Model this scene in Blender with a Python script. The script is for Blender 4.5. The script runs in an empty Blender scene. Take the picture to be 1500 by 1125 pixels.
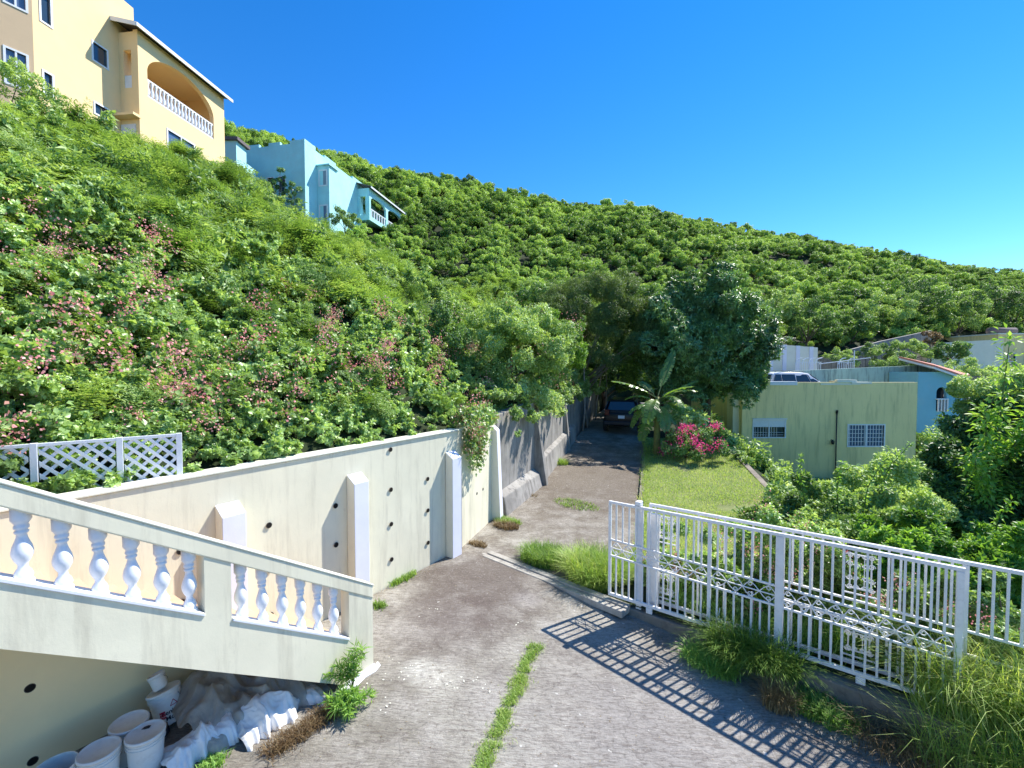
import bpy, bmesh, math, random
import numpy as np
from mathutils import Vector, Matrix, noise as mnoise
R = math.radians
rng = np.random.default_rng(7); random.seed(7)
C = bpy.context.scene.collection
# ------------------------------------------------------------------ survey of the place (camera 4 m above the drive)
F = 650.0; TH = math.atan(22.5/650); CT, ST = math.cos(TH), math.sin(TH); H = 4.0
def ray(px, py):
    u = (px-750)/F; v = -(py-562.5)/F
    return u, CT+v*ST, v*CT-ST
def gr(px, py, z=0.0):
    d = ray(px, py); t = (z-H)/d[2]; return Vector((d[0]*t, d[1]*t, z))
def at(px, py, Y):
    d = ray(px, py); t = Y/d[1]; return Vector((d[0]*t, Y, H+d[2]*t))
WO = Vector((-1.32, 9.43, 0)); WD = Vector((.552, .834, 0)); WN = Vector((.834, -.552, 0))   # cream wall: origin, direction away, normal to drive
SO = Vector((-1.86, 5.82, 0)); SD = -WD                                                       # stair side wall, going up
GO = Vector((1.68, 7.59, 0)); GD = Vector((.8025, -.5967, 0)); GN = Vector((-.5967, -.8025, 0))  # gate line, normal towards camera
UP = Vector((0, 0, 1))
SUN_AZ, SUN_EL = 56.5, 50.5

# ------------------------------------------------------------------ helpers
def tag(o, label=None, cat=None, group=None, kind=None):
    if label: o['label'] = label
    if cat: o['category'] = cat
    if group: o['group'] = group
    if kind: o['kind'] = kind
    return o
def link(name, me, mats, parent=None, loc=None):
    o = bpy.data.objects.new(name, me); C.objects.link(o)
    if me is not None and mats is not None:
        for m in (mats if isinstance(mats, (list, tuple)) else [mats]): me.materials.append(m)
    if parent is not None: o.parent = parent
    if loc is not None: o.location = loc
    return o
def thing(name, label, cat, loc=(0, 0, 0), rz=0, group=None):
    o = bpy.data.objects.new(name, None); C.objects.link(o); o.empty_display_size = .2
    o.location = loc; o.rotation_euler = (0, 0, rz)
    return tag(o, label, cat, group)
def obj(name, bm, mats, parent=None, smooth=False, bevel=0, seg=2, loc=None):
    bmesh.ops.recalc_face_normals(bm, faces=bm.faces)
    me = bpy.data.meshes.new(name); bm.to_mesh(me); bm.free()
    if smooth:
        me.polygons.foreach_set('use_smooth', [True]*len(me.polygons))
    o = link(name, me, mats, parent, loc)
    if bevel:
        m = o.modifiers.new('bev', 'BEVEL'); m.width = bevel; m.segments = seg; m.limit_method = 'ANGLE'; m.angle_limit = R(40)
    return o
def hexa(bm, p):     # 8 corners: 0-3 bottom loop, 4-7 top loop
    v = [bm.verts.new(q) for q in p]
    for f in ((0,3,2,1),(4,5,6,7),(0,1,5,4),(1,2,6,5),(2,3,7,6),(3,0,4,7)): bm.faces.new([v[i] for i in f])
    return v
def obox(bm, O, ex, ey, xr, yr, zr):   # oriented box; ex, ey horizontal unit vectors
    f = lambda x, y, z: O+ex*x+ey*y+UP*z
    (a, b), (c, d), (e, g) = xr, yr, zr
    return hexa(bm, [f(a,c,e), f(b,c,e), f(b,d,e), f(a,d,e), f(a,c,g), f(b,c,g), f(b,d,g), f(a,d,g)])
X_, Y_ = Vector((1, 0, 0)), Vector((0, 1, 0))
def box(bm, x0, x1, y0, y1, z0, z1): return obox(bm, Vector((0,0,0)), X_, Y_, (x0,x1), (y0,y1), (z0,z1))
def prism(bm, pts, vec):    # polygon extruded by vec
    a = [bm.verts.new(Vector(p)) for p in pts]; b = [bm.verts.new(Vector(p)+vec) for p in pts]
    bm.faces.new(a); bm.faces.new(b[::-1]); n = len(a)
    for i in range(n): bm.faces.new([a[i], b[i], b[(i+1) % n], a[(i+1) % n]])
def tube(bm, pts, r, n=6, cap=True):
    pts = [Vector(p) for p in pts]; rings = []
    rs = r if isinstance(r, (list, tuple)) else [r]*len(pts)
    prev = None
    for i, p in enumerate(pts):
        d = (pts[min(i+1, len(pts)-1)]-pts[max(i-1, 0)])
        if d.length < 1e-9: d = Vector((0,0,1))
        d.normalize()
        if prev is None:
            s = d.cross(Vector((0,0,1)) if abs(d.z) < .9 else Vector((1,0,0))).normalized()
        else:
            s = (prev-d*prev.dot(d))
            s = s.normalized() if s.length > 1e-6 else d.orthogonal().normalized()
        prev = s; t = d.cross(s)
        rings.append([bm.verts.new(p+(s*math.cos(2*math.pi*k/n)+t*math.sin(2*math.pi*k/n))*rs[i]) for k in range(n)])
    for a, b in zip(rings, rings[1:]):
        for k in range(n): bm.faces.new([a[k], a[(k+1) % n], b[(k+1) % n], b[k]])
    if cap and n > 2: bm.faces.new(rings[0][::-1]); bm.faces.new(rings[-1])
def lathe(bm, prof, n=20, M=None, cap=True):
    M = M or Matrix(); rings = []
    for r, z in prof: rings.append([bm.verts.new(M @ Vector((r*math.cos(2*math.pi*k/n), r*math.sin(2*math.pi*k/n), z))) for k in range(n)])
    for a, b in zip(rings, rings[1:]):
        for k in range(n): bm.faces.new([a[k], a[(k+1) % n], b[(k+1) % n], b[k]])
    if cap:
        bm.faces.new(rings[0][::-1]); bm.faces.new(rings[-1])
def facade(bm, O, e, nn, s0, s1, z0, z1, th, ops, flo=None):
    """wall slab with real openings; O + e*s, outer face at O, thickness going -nn"""
    ss = sorted(set([s0, s1]+[v for o in ops for v in (o[0], o[1]) if s0 < v < s1]))
    zz = sorted(set([z0, z1]+[v for o in ops for v in (o[2], o[3]) if z0 < v < z1]))
    def solid(i, j):
        if i < 0 or j < 0 or i >= len(ss)-1 or j >= len(zz)-1: return False
        a, b = (ss[i]+ss[i+1])/2, (zz[j]+zz[j+1])/2
        return not any(o[0] < a < o[1] and o[2] < b < o[3] for o in ops)
    V = {}
    def v(i, j, k):
        if (i, j, k) not in V: V[i, j, k] = bm.verts.new(O+e*ss[i]+UP*zz[j]-nn*(th*k))
        return V[i, j, k]
    for i in range(len(ss)-1):
        for j in range(len(zz)-1):
            if not solid(i, j): continue
            bm.faces.new([v(i,j,0), v(i+1,j,0), v(i+1,j+1,0), v(i,j+1,0)])
            bm.faces.new([v(i,j,1), v(i,j+1,1), v(i+1,j+1,1), v(i+1,j,1)])
            if not solid(i-1, j): bm.faces.new([v(i,j,0), v(i,j+1,0), v(i,j+1,1), v(i,j,1)])
            if not solid(i+1, j): bm.faces.new([v(i+1,j,0), v(i+1,j,1), v(i+1,j+1,1), v(i+1,j+1,0)])
            if not solid(i, j-1): bm.faces.new([v(i,j,0), v(i,j,1), v(i+1,j,1), v(i+1,j,0)])
            if not solid(i, j+1): bm.faces.new([v(i,j+1,0), v(i+1,j+1,0), v(i+1,j+1,1), v(i,j+1,1)])
def arch_fill(bm, O, e, nn, s0, s1, zs, zt, th, n=12):
    """spandrels that turn the square top of an opening (zs..zt) into an arch"""
    c = (s0+s1)/2; a = (s1-s0)/2
    for sg in (-1, 1):
        pts = [O+e*(c+sg*a)+UP*zt]
        for k in range(n+1):
            t = math.pi/2*k/n
            pts.append(O+e*(c+sg*a*math.cos(t))+UP*(zs+(zt-zs)*math.sin(t)*.995))
        pts = [p+nn*.002 for p in pts]
        prism(bm, pts, -nn*(th+.004))
def copyobj(o, parent=None):
    c = o.copy(); C.objects.link(c)
    if parent is not None: c.parent = parent
    for ch in list(o.children): copyobj(ch, c)
    return c

# ------------------------------------------------------------------ materials
def newmat(name):
    m = bpy.data.materials.new(name); m.use_nodes = True; nt = m.node_tree; nt.nodes.clear()
    out = nt.nodes.new('ShaderNodeOutputMaterial'); return m, nt, out
def N(nt, t, **k):
    n = nt.nodes.new('ShaderNode'+t)
    for a, b in k.items():
        if a in n.inputs: n.inputs[a].default_value = b
        else: setattr(n, a, b)
    return n
def L(nt, a, b): nt.links.new(a, b)
def rgba(c): return (c[0], c[1], c[2], 1)
def mixc(nt, fac, a, b, bt='MIX'):
    n = nt.nodes.new('ShaderNodeMix'); n.data_type = 'RGBA'; n.blend_type = bt
    for s, v in ((0, fac), (6, a), (7, b)):
        if isinstance(v, (int, float)): n.inputs[s].default_value = v
        elif isinstance(v, tuple): n.inputs[s].default_value = rgba(v)
        else: nt.links.new(v, n.inputs[s])
    return n.outputs[2]
def noise(nt, scale, detail=5, rough=.6, vec=None, stretch=None, dist=0):
    n = N(nt, 'TexNoise'); n.inputs['Scale'].default_value = scale; n.inputs['Detail'].default_value = detail
    n.inputs['Roughness'].default_value = rough; n.inputs['Distortion'].default_value = dist
    if vec is None:
        vec = N(nt, 'TexCoord').outputs['Object']
    if stretch:
        mp = N(nt, 'Mapping'); mp.inputs['Scale'].default_value = stretch[:3]
        if len(stretch) > 3: mp.inputs['Rotation'].default_value = (0, 0, stretch[3])
        L(nt, vec, mp.inputs['Vector']); vec = mp.outputs[0]
    L(nt, vec, n.inputs['Vector']); return n.outputs['Fac']
def rng_(nt, v, a, b, c=0., d=1.):
    m = N(nt, 'MapRange'); L(nt, v, m.inputs[0])
    for i, x in enumerate((a, b, c, d)): m.inputs[i+1].default_value = x
    return m.outputs[0]
def bump(nt, h, strength=.3, dist=.01, prev=None):
    b = N(nt, 'Bump'); b.inputs['Strength'].default_value = strength; b.inputs['Distance'].default_value = dist
    L(nt, h, b.inputs['Height'])
    if prev is not None: L(nt, prev, b.inputs['Normal'])
    return b.outputs[0]
def paint(name, col, var=.08, sc=2.0, rough=.7, dirt=None, dirt_amt=.3, streak=False, bmp=.25, fine=60, spec=.3, metal=0):
    m, nt, out = newmat(name); p = N(nt, 'BsdfPrincipled')
    n1 = noise(nt, sc, 6, .65)
    dark = tuple(c*(1-var*2) for c in col); lite = tuple(min(1, c*(1+var)) for c in col)
    c = mixc(nt, rng_(nt, n1, .3, .7), dark, lite)
    if dirt:
        if streak:
            f = rng_(nt, noise(nt, 2.6, 6, .7, stretch=(1.6, 1.6, .16)), .50, .70, 0, dirt_amt)
            c = mixc(nt, rng_(nt, noise(nt, 9, 6, .8, stretch=(1, 1, .35)), .60, .74, 0, dirt_amt*.7), c, dirt)
        else: f = rng_(nt, noise(nt, sc*2.3, 8, .75), .52, .74, 0, dirt_amt)
        c = mixc(nt, f, c, dirt)
    L(nt, c, p.inputs['Base Color']); p.inputs['Roughness'].default_value = rough
    p.inputs['Specular IOR Level'].default_value = spec; p.inputs['Metallic'].default_value = metal
    if bmp:
        b = bump(nt, noise(nt, fine, 4, .6), bmp, .003)
        b = bump(nt, noise(nt, 4, 3, .5), bmp*.6, .02, b); L(nt, b, p.inputs['Normal'])
    L(nt, p.outputs[0], out.inputs[0]); return m
def glass(name, col=(.03, .05, .07), rough=.06):
    m, nt, out = newmat(name); p = N(nt, 'BsdfPrincipled')
    p.inputs['Base Color'].default_value = rgba(col); p.inputs['Roughness'].default_value = rough
    p.inputs['Specular IOR Level'].default_value = .8
    b = bump(nt, noise(nt, 1.5, 2, .5), .1, .01); L(nt, b, p.inputs['Normal'])
    L(nt, p.outputs[0], out.inputs[0]); return m
def leafmat(name, cols, transl=.35, tcol=None, rough=.45, spec=.35, inst=.25, gain=1.0, psc=.33):
    """colour by leaf (attribute lv) and by plant (object random)"""
    m, nt, out = newmat(name); cols = [tuple(min(.9, v*gain) for v in c) for c in cols]
    a = N(nt, 'Attribute'); a.attribute_name = 'lv'
    oi = N(nt, 'ObjectInfo')
    v = N(nt, 'Math', operation='ADD'); L(nt, a.outputs['Fac'], v.inputs[0])
    s = rng_(nt, oi.outputs['Random'], 0, 1, -inst, inst); L(nt, s, v.inputs[1])
    gp_ = N(nt, 'NewGeometry').outputs['Position']; pn = rng_(nt, noise(nt, psc, 3, .6, gp_), .3, .7, -.26, .26)
    v2 = N(nt, 'Math', operation='ADD'); L(nt, v.outputs[0], v2.inputs[0]); L(nt, pn, v2.inputs[1]); v = v2
    r = N(nt, 'ValToRGB'); L(nt, v.outputs[0], r.inputs[0])
    els = r.color_ramp.elements
    while len(els) < len(cols): els.new(.5)
    for i, c in enumerate(cols): els[i].position = i/(len(cols)-1); els[i].color = rgba(c)
    p = N(nt, 'BsdfPrincipled'); L(nt, r.outputs[0], p.inputs['Base Color'])
    p.inputs['Roughness'].default_value = rough; p.inputs['Specular IOR Level'].default_value = spec
    t = N(nt, 'BsdfTranslucent')
    tc = mixc(nt, 1.0, r.outputs[0], tcol or (1.4, 1.35, .55), 'MULTIPLY')
    L(nt, tc, t.inputs[0])
    mx = N(nt, 'MixShader'); mx.inputs[0].default_value = transl
    L(nt, p.outputs[0], mx.inputs[1]); L(nt, t.outputs[0], mx.inputs[2]); L(nt, mx.outputs[0], out.inputs[0])
    return m
M = {}
M['cream'] = paint('cream_wall', (.78, .73, .55), .045, .8, .75, (.42, .38, .28), .5, True)
M['cream_trim'] = paint('cream_trim', (.78, .76, .62), .03, 1.2, .7, (.45, .42, .32), .2)
M['bounce'] = paint('wall_bounce_tint', (.92, .76, .44), .04, .8, .75)  # wall colour with the warm bounced light under the stairs painted in
M['white'] = paint('white_paint', (.78, .79, .82), .03, 3, .5, (.5, .5, .5), .25)
M['lav'] = paint('white_lavender', (.76, .76, .84), .03, 2, .6)
M['gatew'] = paint('gate_enamel', (.84, .82, .80), .05, 6, .4, (.42, .34, .28), .35, bmp=.08)
M['terracotta'] = paint('peach_step', (.58, .41, .28), .08, 3, .75, (.4, .3, .22), .3)
M['yellow'] = paint('apricot_wall', (.90, .66, .35), .03, .5, .8, (.75, .6, .4), .3)
M['tan'] = paint('tan_wall', (.62, .45, .28), .03, .5, .8)
M['mint'] = paint('mint_wall', (.42, .76, .78), .07, .5, .8, (.55, .68, .66), .5)
M['lemon'] = paint('lemon_wall', (.90, .74, .36), .05, .5, .85, (.30, .28, .14), .45, True)
M['teal'] = paint('mint_stained', (.46, .62, .54), .10, .6, .8, (.08, .12, .12), .85, True)
M['blue'] = paint('blue_house', (.22, .50, .62), .05, .6, .8, (.4, .5, .5), .3)
M['greyc'] = paint('grey_concrete', (.34, .32, .29), .18, 1.2, .9, (.05, .045, .04), .8, True, bmp=.5)
M['kerb'] = paint('kerb_concrete', (.25, .215, .175), .18, 2.0, .9, (.06, .05, .045), .7, bmp=.6)
M['strip'] = paint('pale_concrete', (.42, .39, .34), .2, 3, .9, (.14, .11, .09), .7, bmp=.5)
M['hole'] = paint('hole_dark', (.012, .01, .008), .1, 3, .9)
M['pipe'] = paint('pvc_ring', (.10, .085, .07), .1, 8, .6)
M['roof'] = paint('roof_tile', (.16, .13, .13), .1, 3, .8)
M['redroof'] = paint('red_roof', (.62, .25, .18), .08, 2, .8)
M['glass'] = glass('window_glass')
M['glassb'] = glass('window_glass_blue', (.10, .15, .24), .15)
M['darkbar'] = paint('dark_metal', (.03, .03, .035), .1, 3, .5)
M['bark'] = paint('bark', (.13, .10, .075), .2, 8, .9, (.05, .04, .03), .6, bmp=.6)
M['palebark'] = paint('pale_bark', (.36, .32, .27), .12, 6, .85, (.12, .1, .08), .5, bmp=.5)
M['under'] = paint('understory', (.022, .036, .010), .35, 1.3, .95, (.03, .03, .012), .6, bmp=.7)
M['soil'] = paint('soil', (.055, .045, .03), .3, 2, .95, (.03, .04, .015), .7, bmp=.7)
M['bucket'] = paint('bucket_plastic', (.74, .73, .68), .03, 4, .45, (.4, .36, .3), .4)
M['lid'] = paint('dusty_lid', (.40, .34, .25), .12, 9, .7, (.2, .17, .13), .6)
M['tin'] = paint('tin_rim', (.30, .25, .2), .2, 8, .4, metal=.6)
M['tail'] = paint('tail_lens', (.10, .008, .008), .1, 9, .3, bmp=0)
M['ink'] = paint('label_ink', (.03, .03, .04), 0, 3, .6, bmp=0)
M['red'] = paint('label_red', (.45, .03, .06), .1, 9, .6, bmp=0)
M['stem'] = paint('green_stem', (.12, .17, .05), .15, 6, .7, bmp=0)
M['bananastem'] = paint('banana_stem', (.22, .24, .08), .2, 4, .7, (.12, .08, .04), .6)
M['vinel'] = leafmat('vine_leaf', [(.060, .100, .030), (.120, .185, .055), (.19, .27, .095), (.29, .36, .17)], .35, rough=.38, spec=.55, gain=2.15)
M['feather'] = leafmat('feathery_leaf', [(.058, .110, .028), (.110, .19, .048), (.175, .265, .075), (.27, .345, .13)], .42, gain=1.65)
M['hill'] = leafmat('hill_leaf', [(.045, .085, .022), (.09, .15, .038), (.145, .215, .055), (.22, .285, .10)], .33, inst=.45, gain=2.45, psc=.07)
M['olive'] = leafmat('olive_leaf', [(.045, .075, .025), (.085, .13, .042), (.14, .19, .07)], .30, gain=2.0)
M['mango'] = leafmat('mango_leaf', [(.028, .06, .02), (.05, .10, .032), (.08, .15, .05), (.16, .24, .09)], .22, rough=.36, spec=.9, gain=2.6)
M['dark'] = leafmat('dark_leaf', [(.03, .06, .022), (.055, .11, .035), (.10, .17, .05), (.17, .26, .08)], .3, gain=2.1)
M['bright'] = leafmat('bright_leaf', [(.08, .16, .03), (.15, .29, .05), (.22, .38, .07), (.36, .48, .16)], .42, gain=1.3)
M['bush'] = leafmat('bush_leaf', [(.06, .11, .035), (.12, .19, .06), (.19, .27, .095), (.33, .40, .22)], .36, gain=1.95)
M['banana'] = leafmat('banana_leaf', [(.08, .17, .04), (.15, .26, .06), (.24, .32, .08)], .40, rough=.35, spec=.6, gain=1.25)
M['pink'] = leafmat('coral_flower', [(.45, .14, .16), (.60, .24, .25), (.66, .34, .32), (.52, .26, .19)], .35, (1.1, .9, .9), gain=1.5)
M['magenta'] = leafmat('magenta_bract', [(.55, .02, .14), (.78, .04, .24), (.85, .12, .36)], .4, (1.1, .8, .9))
M['grass'] = leafmat('grass_blade', [(.09, .16, .03), (.16, .27, .05), (.24, .35, .08), (.36, .42, .14)], .4, gain=1.35)
M['lawn'] = leafmat('lawn_blade', [(.14, .22, .05), (.23, .34, .08), (.32, .44, .12), (.46, .50, .24)], .4, gain=1.3)
M['tallg'] = leafmat('tall_grass', [(.10, .17, .03), (.19, .29, .055), (.29, .40, .10), (.44, .47, .20)], .4, gain=1.3)
M['dry'] = leafmat('dry_grass', [(.16, .10, .05), (.32, .24, .12), (.45, .38, .22)], .35, (1.1, 1, .8))
M['weed'] = leafmat('weed_needles', [(.08, .15, .03), (.15, .26, .06), (.24, .36, .10)], .35, gain=1.9)

def driveway_mat():
    m, nt, out = newmat('worn_concrete'); p = N(nt, 'BsdfPrincipled')
    tc = N(nt, 'TexCoord').outputs['Object']
    big = noise(nt, .38, 5, .6, tc); mid = noise(nt, 1.7, 7, .7, tc); fine = noise(nt, 19, 7, .8, tc)
    c = mixc(nt, rng_(nt, big, .36, .62), (.19, .168, .130), (.40, .378, .315))
    c = mixc(nt, rng_(nt, mid, .40, .62, 0, .65), c, (.45, .42, .37))
    c = mixc(nt, rng_(nt, noise(nt, .9, 8, .75, tc), .56, .70, 0, .7), c, (.12, .095, .08))
    # damp brown patch near the far end of the apron
    def patch(cx, cy, r0, r1, col, amt, c):
        sx = N(nt, 'Mapping'); L(nt, tc, sx.inputs[0]); sx.inputs['Location'].default_value = (-cx, -cy, 0)
        ln = N(nt, 'VectorMath', operation='LENGTH'); L(nt, sx.outputs[0], ln.inputs[0])
        ad = N(nt, 'Math', operation='ADD'); L(nt, ln.outputs['Value'], ad.inputs[0]); L(nt, rng_(nt, mid, .2, .8, -r1*.5, r1*.5), ad.inputs[1])
        return mixc(nt, rng_(nt, ad.outputs[0], r0, r1, amt, 0), c, col)
    c = patch(-.5, 8.3, .7, 2.0, (.12, .092, .078), .75, c)
    c = patch(-1.0, 6.9, .2, 1.2, (.14, .11, .1), .6, c)
    c = patch(3.0, 15.5, 2.0, 7.0, (.15, .118, .085), .8, c)
    c = patch(2.0, 4.6, .8, 2.6, (.36, .34, .33), .55, c)
    c = patch(-.95, 5.66, .02, .42, (.62, .59, .50), .8, c)
    c = patch(-1.25, 5.78, .02, .30, (.66, .64, .56), .8, c)
    c = patch(-.2, 5.35, .05, .5, (.46, .43, .39), .6, c)
    c = patch(.25, 7.6, .05, .35, (.40, .37, .34), .6, c)
    c = patch(2.0, 9.3, .3, 1.3, (.17, .13, .09), .6, c)
    # broom texture streaks, cracks, specks of paint
    st = noise(nt, 5.5, 6, .75, tc, (1.0, 6, 1, R(-14)), 1.2)
    c = mixc(nt, rng_(nt, st, .46, .62, 0, .62), c, (.115, .092, .078))
    v = N(nt, 'TexVoronoi'); v.feature = 'DISTANCE_TO_EDGE'; v.inputs['Scale'].default_value = .55
    wv = N(nt, 'VectorMath', operation='ADD'); L(nt, tc, wv.inputs[0])
    nv = N(nt, 'TexNoise'); nv.inputs['Scale'].default_value = 1.2; nv.inputs['Detail'].default_value = 6; L(nt, tc, nv.inputs[0]); L(nt, nv.outputs['Color'], wv.inputs[1])
    L(nt, wv.outputs[0], v.inputs['Vector'])
    c = mixc(nt, rng_(nt, v.outputs['Distance'], .0, .007, .34, 0), c, (.07, .055, .045))
    c = mixc(nt, rng_(nt, fine, .56, .70, 0, .7), c, (.52, .47, .43))
    c = mixc(nt, rng_(nt, fine, .32, .46, .65, 0), c, (.075, .06, .05))
    sp = noise(nt, 9, 2, .5, tc)
    c = mixc(nt, rng_(nt, sp, .745, .76, 0, .8), c, (.62, .60, .55))
    L(nt, c, p.inputs['Base Color']); p.inputs['Roughness'].default_value = .9; p.inputs['Specular IOR Level'].default_value = .25
    b = bump(nt, fine, .9, .018); b = bump(nt, st, .8, .02, b); b = bump(nt, mid, .4, .05, b); L(nt, b, p.inputs['Normal'])
    L(nt, p.outputs[0], out.inputs[0]); return m
M['drive'] = driveway_mat()
def lawn_mat():
    m, nt, out = newmat('lawn_ground'); p = N(nt, 'BsdfPrincipled')
    c = mixc(nt, rng_(nt, noise(nt, 1.1, 6, .7), .35, .65), (.12, .15, .045), (.24, .27, .09))
    c = mixc(nt, rng_(nt, noise(nt, 5, 6, .7), .55, .75, 0, .7), c, (.24, .19, .11))
    L(nt, c, p.inputs['Base Color']); p.inputs['Roughness'].default_value = .95
    L(nt, bump(nt, noise(nt, 30, 5, .7), .8, .03), p.inputs['Normal']); L(nt, p.outputs[0], out.inputs[0]); return m
M['lawng'] = lawn_mat()
def plastic_mat():
    m, nt, out = newmat('plastic_film'); p = N(nt, 'BsdfPrincipled')
    c = mixc(nt, rng_(nt, noise(nt, 4, 6, .7), .4, .7), (.62, .58, .50), (.42, .36, .28))
    L(nt, c, p.inputs['Base Color']); p.inputs['Roughness'].default_value = .28; p.inputs['Specular IOR Level'].default_value = .7
    L(nt, bump(nt, noise(nt, 14, 5, .7, dist=1.5), .7, .03), p.inputs['Normal'])
    t = N(nt, 'BsdfTranslucent'); t.inputs[0].default_value = (.8, .78, .7, 1)
    tr = N(nt, 'BsdfTransparent')
    a = N(nt, 'MixShader'); a.inputs[0].default_value = .35; L(nt, p.outputs[0], a.inputs[1]); L(nt, t.outputs[0], a.inputs[2])
    b = N(nt, 'MixShader'); L(nt, rng_(nt, noise(nt, 3, 4, .6), .35, .75, .05, .45), b.inputs[0]); L(nt, a.outputs[0], b.inputs[1]); L(nt, tr.outputs[0], b.inputs[2])
    L(nt, b.outputs[0], out.inputs[0]); return m
M['film'] = plastic_mat()
M['sack'] = paint('white_sack', (.84, .82, .78), .04, 6, .4, (.5, .46, .4), .3, bmp=1.0, fine=22)

# ------------------------------------------------------------------ leaf machinery (numpy)
def nrm(a): return a/np.maximum(np.linalg.norm(a, axis=1, keepdims=True), 1e-9)
def rdir(n, up=0.0):
    a = rng.normal(size=(n, 3)); a[:, 2] += up; return nrm(a)
def leafdata(P, A, Nn, Ln, Wd, fold=.12, droop=.0):
    """each leaf is a folded rhombus of two triangles"""
    P = np.asarray(P, float); n = len(P); A = nrm(A); S = nrm(np.cross(A, Nn)); Nn = np.cross(S, A)
    Ln = np.broadcast_to(Ln, n)[:, None]; Wd = np.broadcast_to(Wd, n)[:, None]
    V = np.empty((n, 4, 3)); V[:, 0] = P
    V[:, 1] = P+A*Ln*.42+S*Wd*.5+Nn*Wd*fold
    V[:, 2] = P+A*Ln-Nn*Ln*droop
    V[:, 3] = P+A*Ln*.42-S*Wd*.5+Nn*Wd*fold
    return V.reshape(-1, 3)
def leafmesh(name, V, lv):
    n = len(V)//4; me = bpy.data.meshes.new(name)
    me.vertices.add(n*4); me.vertices.foreach_set('co', V.astype(np.float32).ravel())
    b = np.arange(n)[:, None]*4
    idx = np.concatenate([b, b+1, b+2, b, b+2, b+3], axis=1).astype(np.int32).ravel()
    me.loops.add(n*6); me.loops.foreach_set('vertex_index', idx)
    me.polygons.add(n*2); me.polygons.foreach_set('loop_start', np.arange(0, n*6, 3, dtype=np.int32))
    try: me.polygons.foreach_set('loop_total', np.full(n*2, 3, dtype=np.int32))
    except Exception: pass
    at_ = me.attributes.new('lv', 'FLOAT', 'POINT'); at_.data.foreach_set('value', np.repeat(np.clip(lv, 0, 1), 4).astype(np.float32))
    me.update(calc_edges=True); return me
def lump(d, seeds, k=3.0, amp=.25):
    s = np.ones(len(d))
    for q in seeds: s += amp*np.exp(-k*(1-d @ q)*2)-amp*.3
    return s
def bushdata(Rr, n, Ln, asp, flat=.8, droop=.15, inner=.45, lumps=9, upb=.5, dome=True):
    d = rdir(n, .35)
    if dome: d[:, 2] = np.abs(d[:, 2])*1.0-.15*rng.random(n); d = nrm(d)
    rad = Rr*(inner+(1-inner)*rng.random(n)**.45)*lump(d, rdir(lumps, .4), 6, .45)
    P = d*rad[:, None]; P[:, 2] *= flat
    A = nrm(d*.55+rdir(n)*.75+np.array([0, 0, -droop]))
    Nn = nrm(d*.6+rdir(n)*.55+np.array([0, 0, upb]))
    l = Ln*(.65+.7*rng.random(n))
    return leafdata(P, A, Nn, l, l*asp, .15, .08), np.clip(rng.normal(.5, .2, n), 0, 1)
def frondbush(Rr, nf, per, Ln, Wd, flat=.8):
    """bush of pinnate fronds: leaflets strung along arching stalks"""
    Vs, lv = [], []
    d = rdir(nf, .4); d[:, 2] = np.abs(d[:, 2])-.1; d = nrm(d)
    base = d*(Rr*(.35+.45*rng.random(nf)))[:, None]*lump(d, rdir(8, .4), 6, .5)[:, None]; base[:, 2] *= flat
    A = nrm(d*.8+rdir(nf)*.6); fl = Rr*(.35+.35*rng.random(nf)); sh = rng.normal(.5, .16, nf)
    for k in range(per):
        t = (k+.5)/per
        P = base+A*(fl*t)[:, None]; P[:, 2] -= fl*t*t*.45
        side = nrm(np.cross(A, nrm(rdir(nf)*.3+np.array([0, 0, 1.]))))*(1 if k % 2 else -1)
        a = nrm(side+A*.5); l = Ln*(1-abs(t-.45)*.9)*(.8+.4*rng.random(nf))
        Vs.append(leafdata(P, a, nrm(np.array([0, 0, 1.])+rdir(nf)*.45), l, Wd, .1, .1)); lv.append(sh+rng.normal(0, .08, nf))
    return np.concatenate(Vs), np.clip(np.concatenate(lv), 0, 1)
def crowndata(centers, radii, nper, Ln, asp, droop=.3, whorl=0, up=.5, inner=.55, flat=.85):
    """crown made of clumps; whorl > 0 groups leaves into rosettes"""
    Vs, lvs = [], []
    for c, r in zip(centers, radii):
        n = int(nper*(r/np.mean(radii))**2)
        if whorl: nw = max(4, n//whorl)
        else: nw = n
        d = rdir(nw, .25); rad = r*(inner+(1-inner)*rng.random(nw)**.4)*lump(d, rdir(6, .3), 6, .35)
        P = d*rad[:, None]; P[:, 2] *= flat; P = P+np.array(c); sh = rng.normal(.45, .17, nw)+.1*(rng.random()-.5)
        if whorl:
            P = np.repeat(P, whorl, 0); dd = np.repeat(d, whorl, 0); sh = np.repeat(sh, whorl)
            A = nrm(dd*.5+rdir(len(P))*.9+np.array([0, 0, -droop])); Nn = nrm(dd*.7+rdir(len(P))*.3+np.array([0, 0, up]))
        else:
            A = nrm(d*.5+rdir(nw)*.8+np.array([0, 0, -droop])); Nn = nrm(d*.6+rdir(nw)*.5+np.array([0, 0, up]))
        l = Ln*(.6+.7*rng.random(len(P)))
        Vs.append(leafdata(P, A, Nn, l, l*asp, .14, .12)); lvs.append(sh+rng.normal(0, .08, len(P)))
    return np.concatenate(Vs), np.clip(np.concatenate(lvs), 0, 1)
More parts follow.
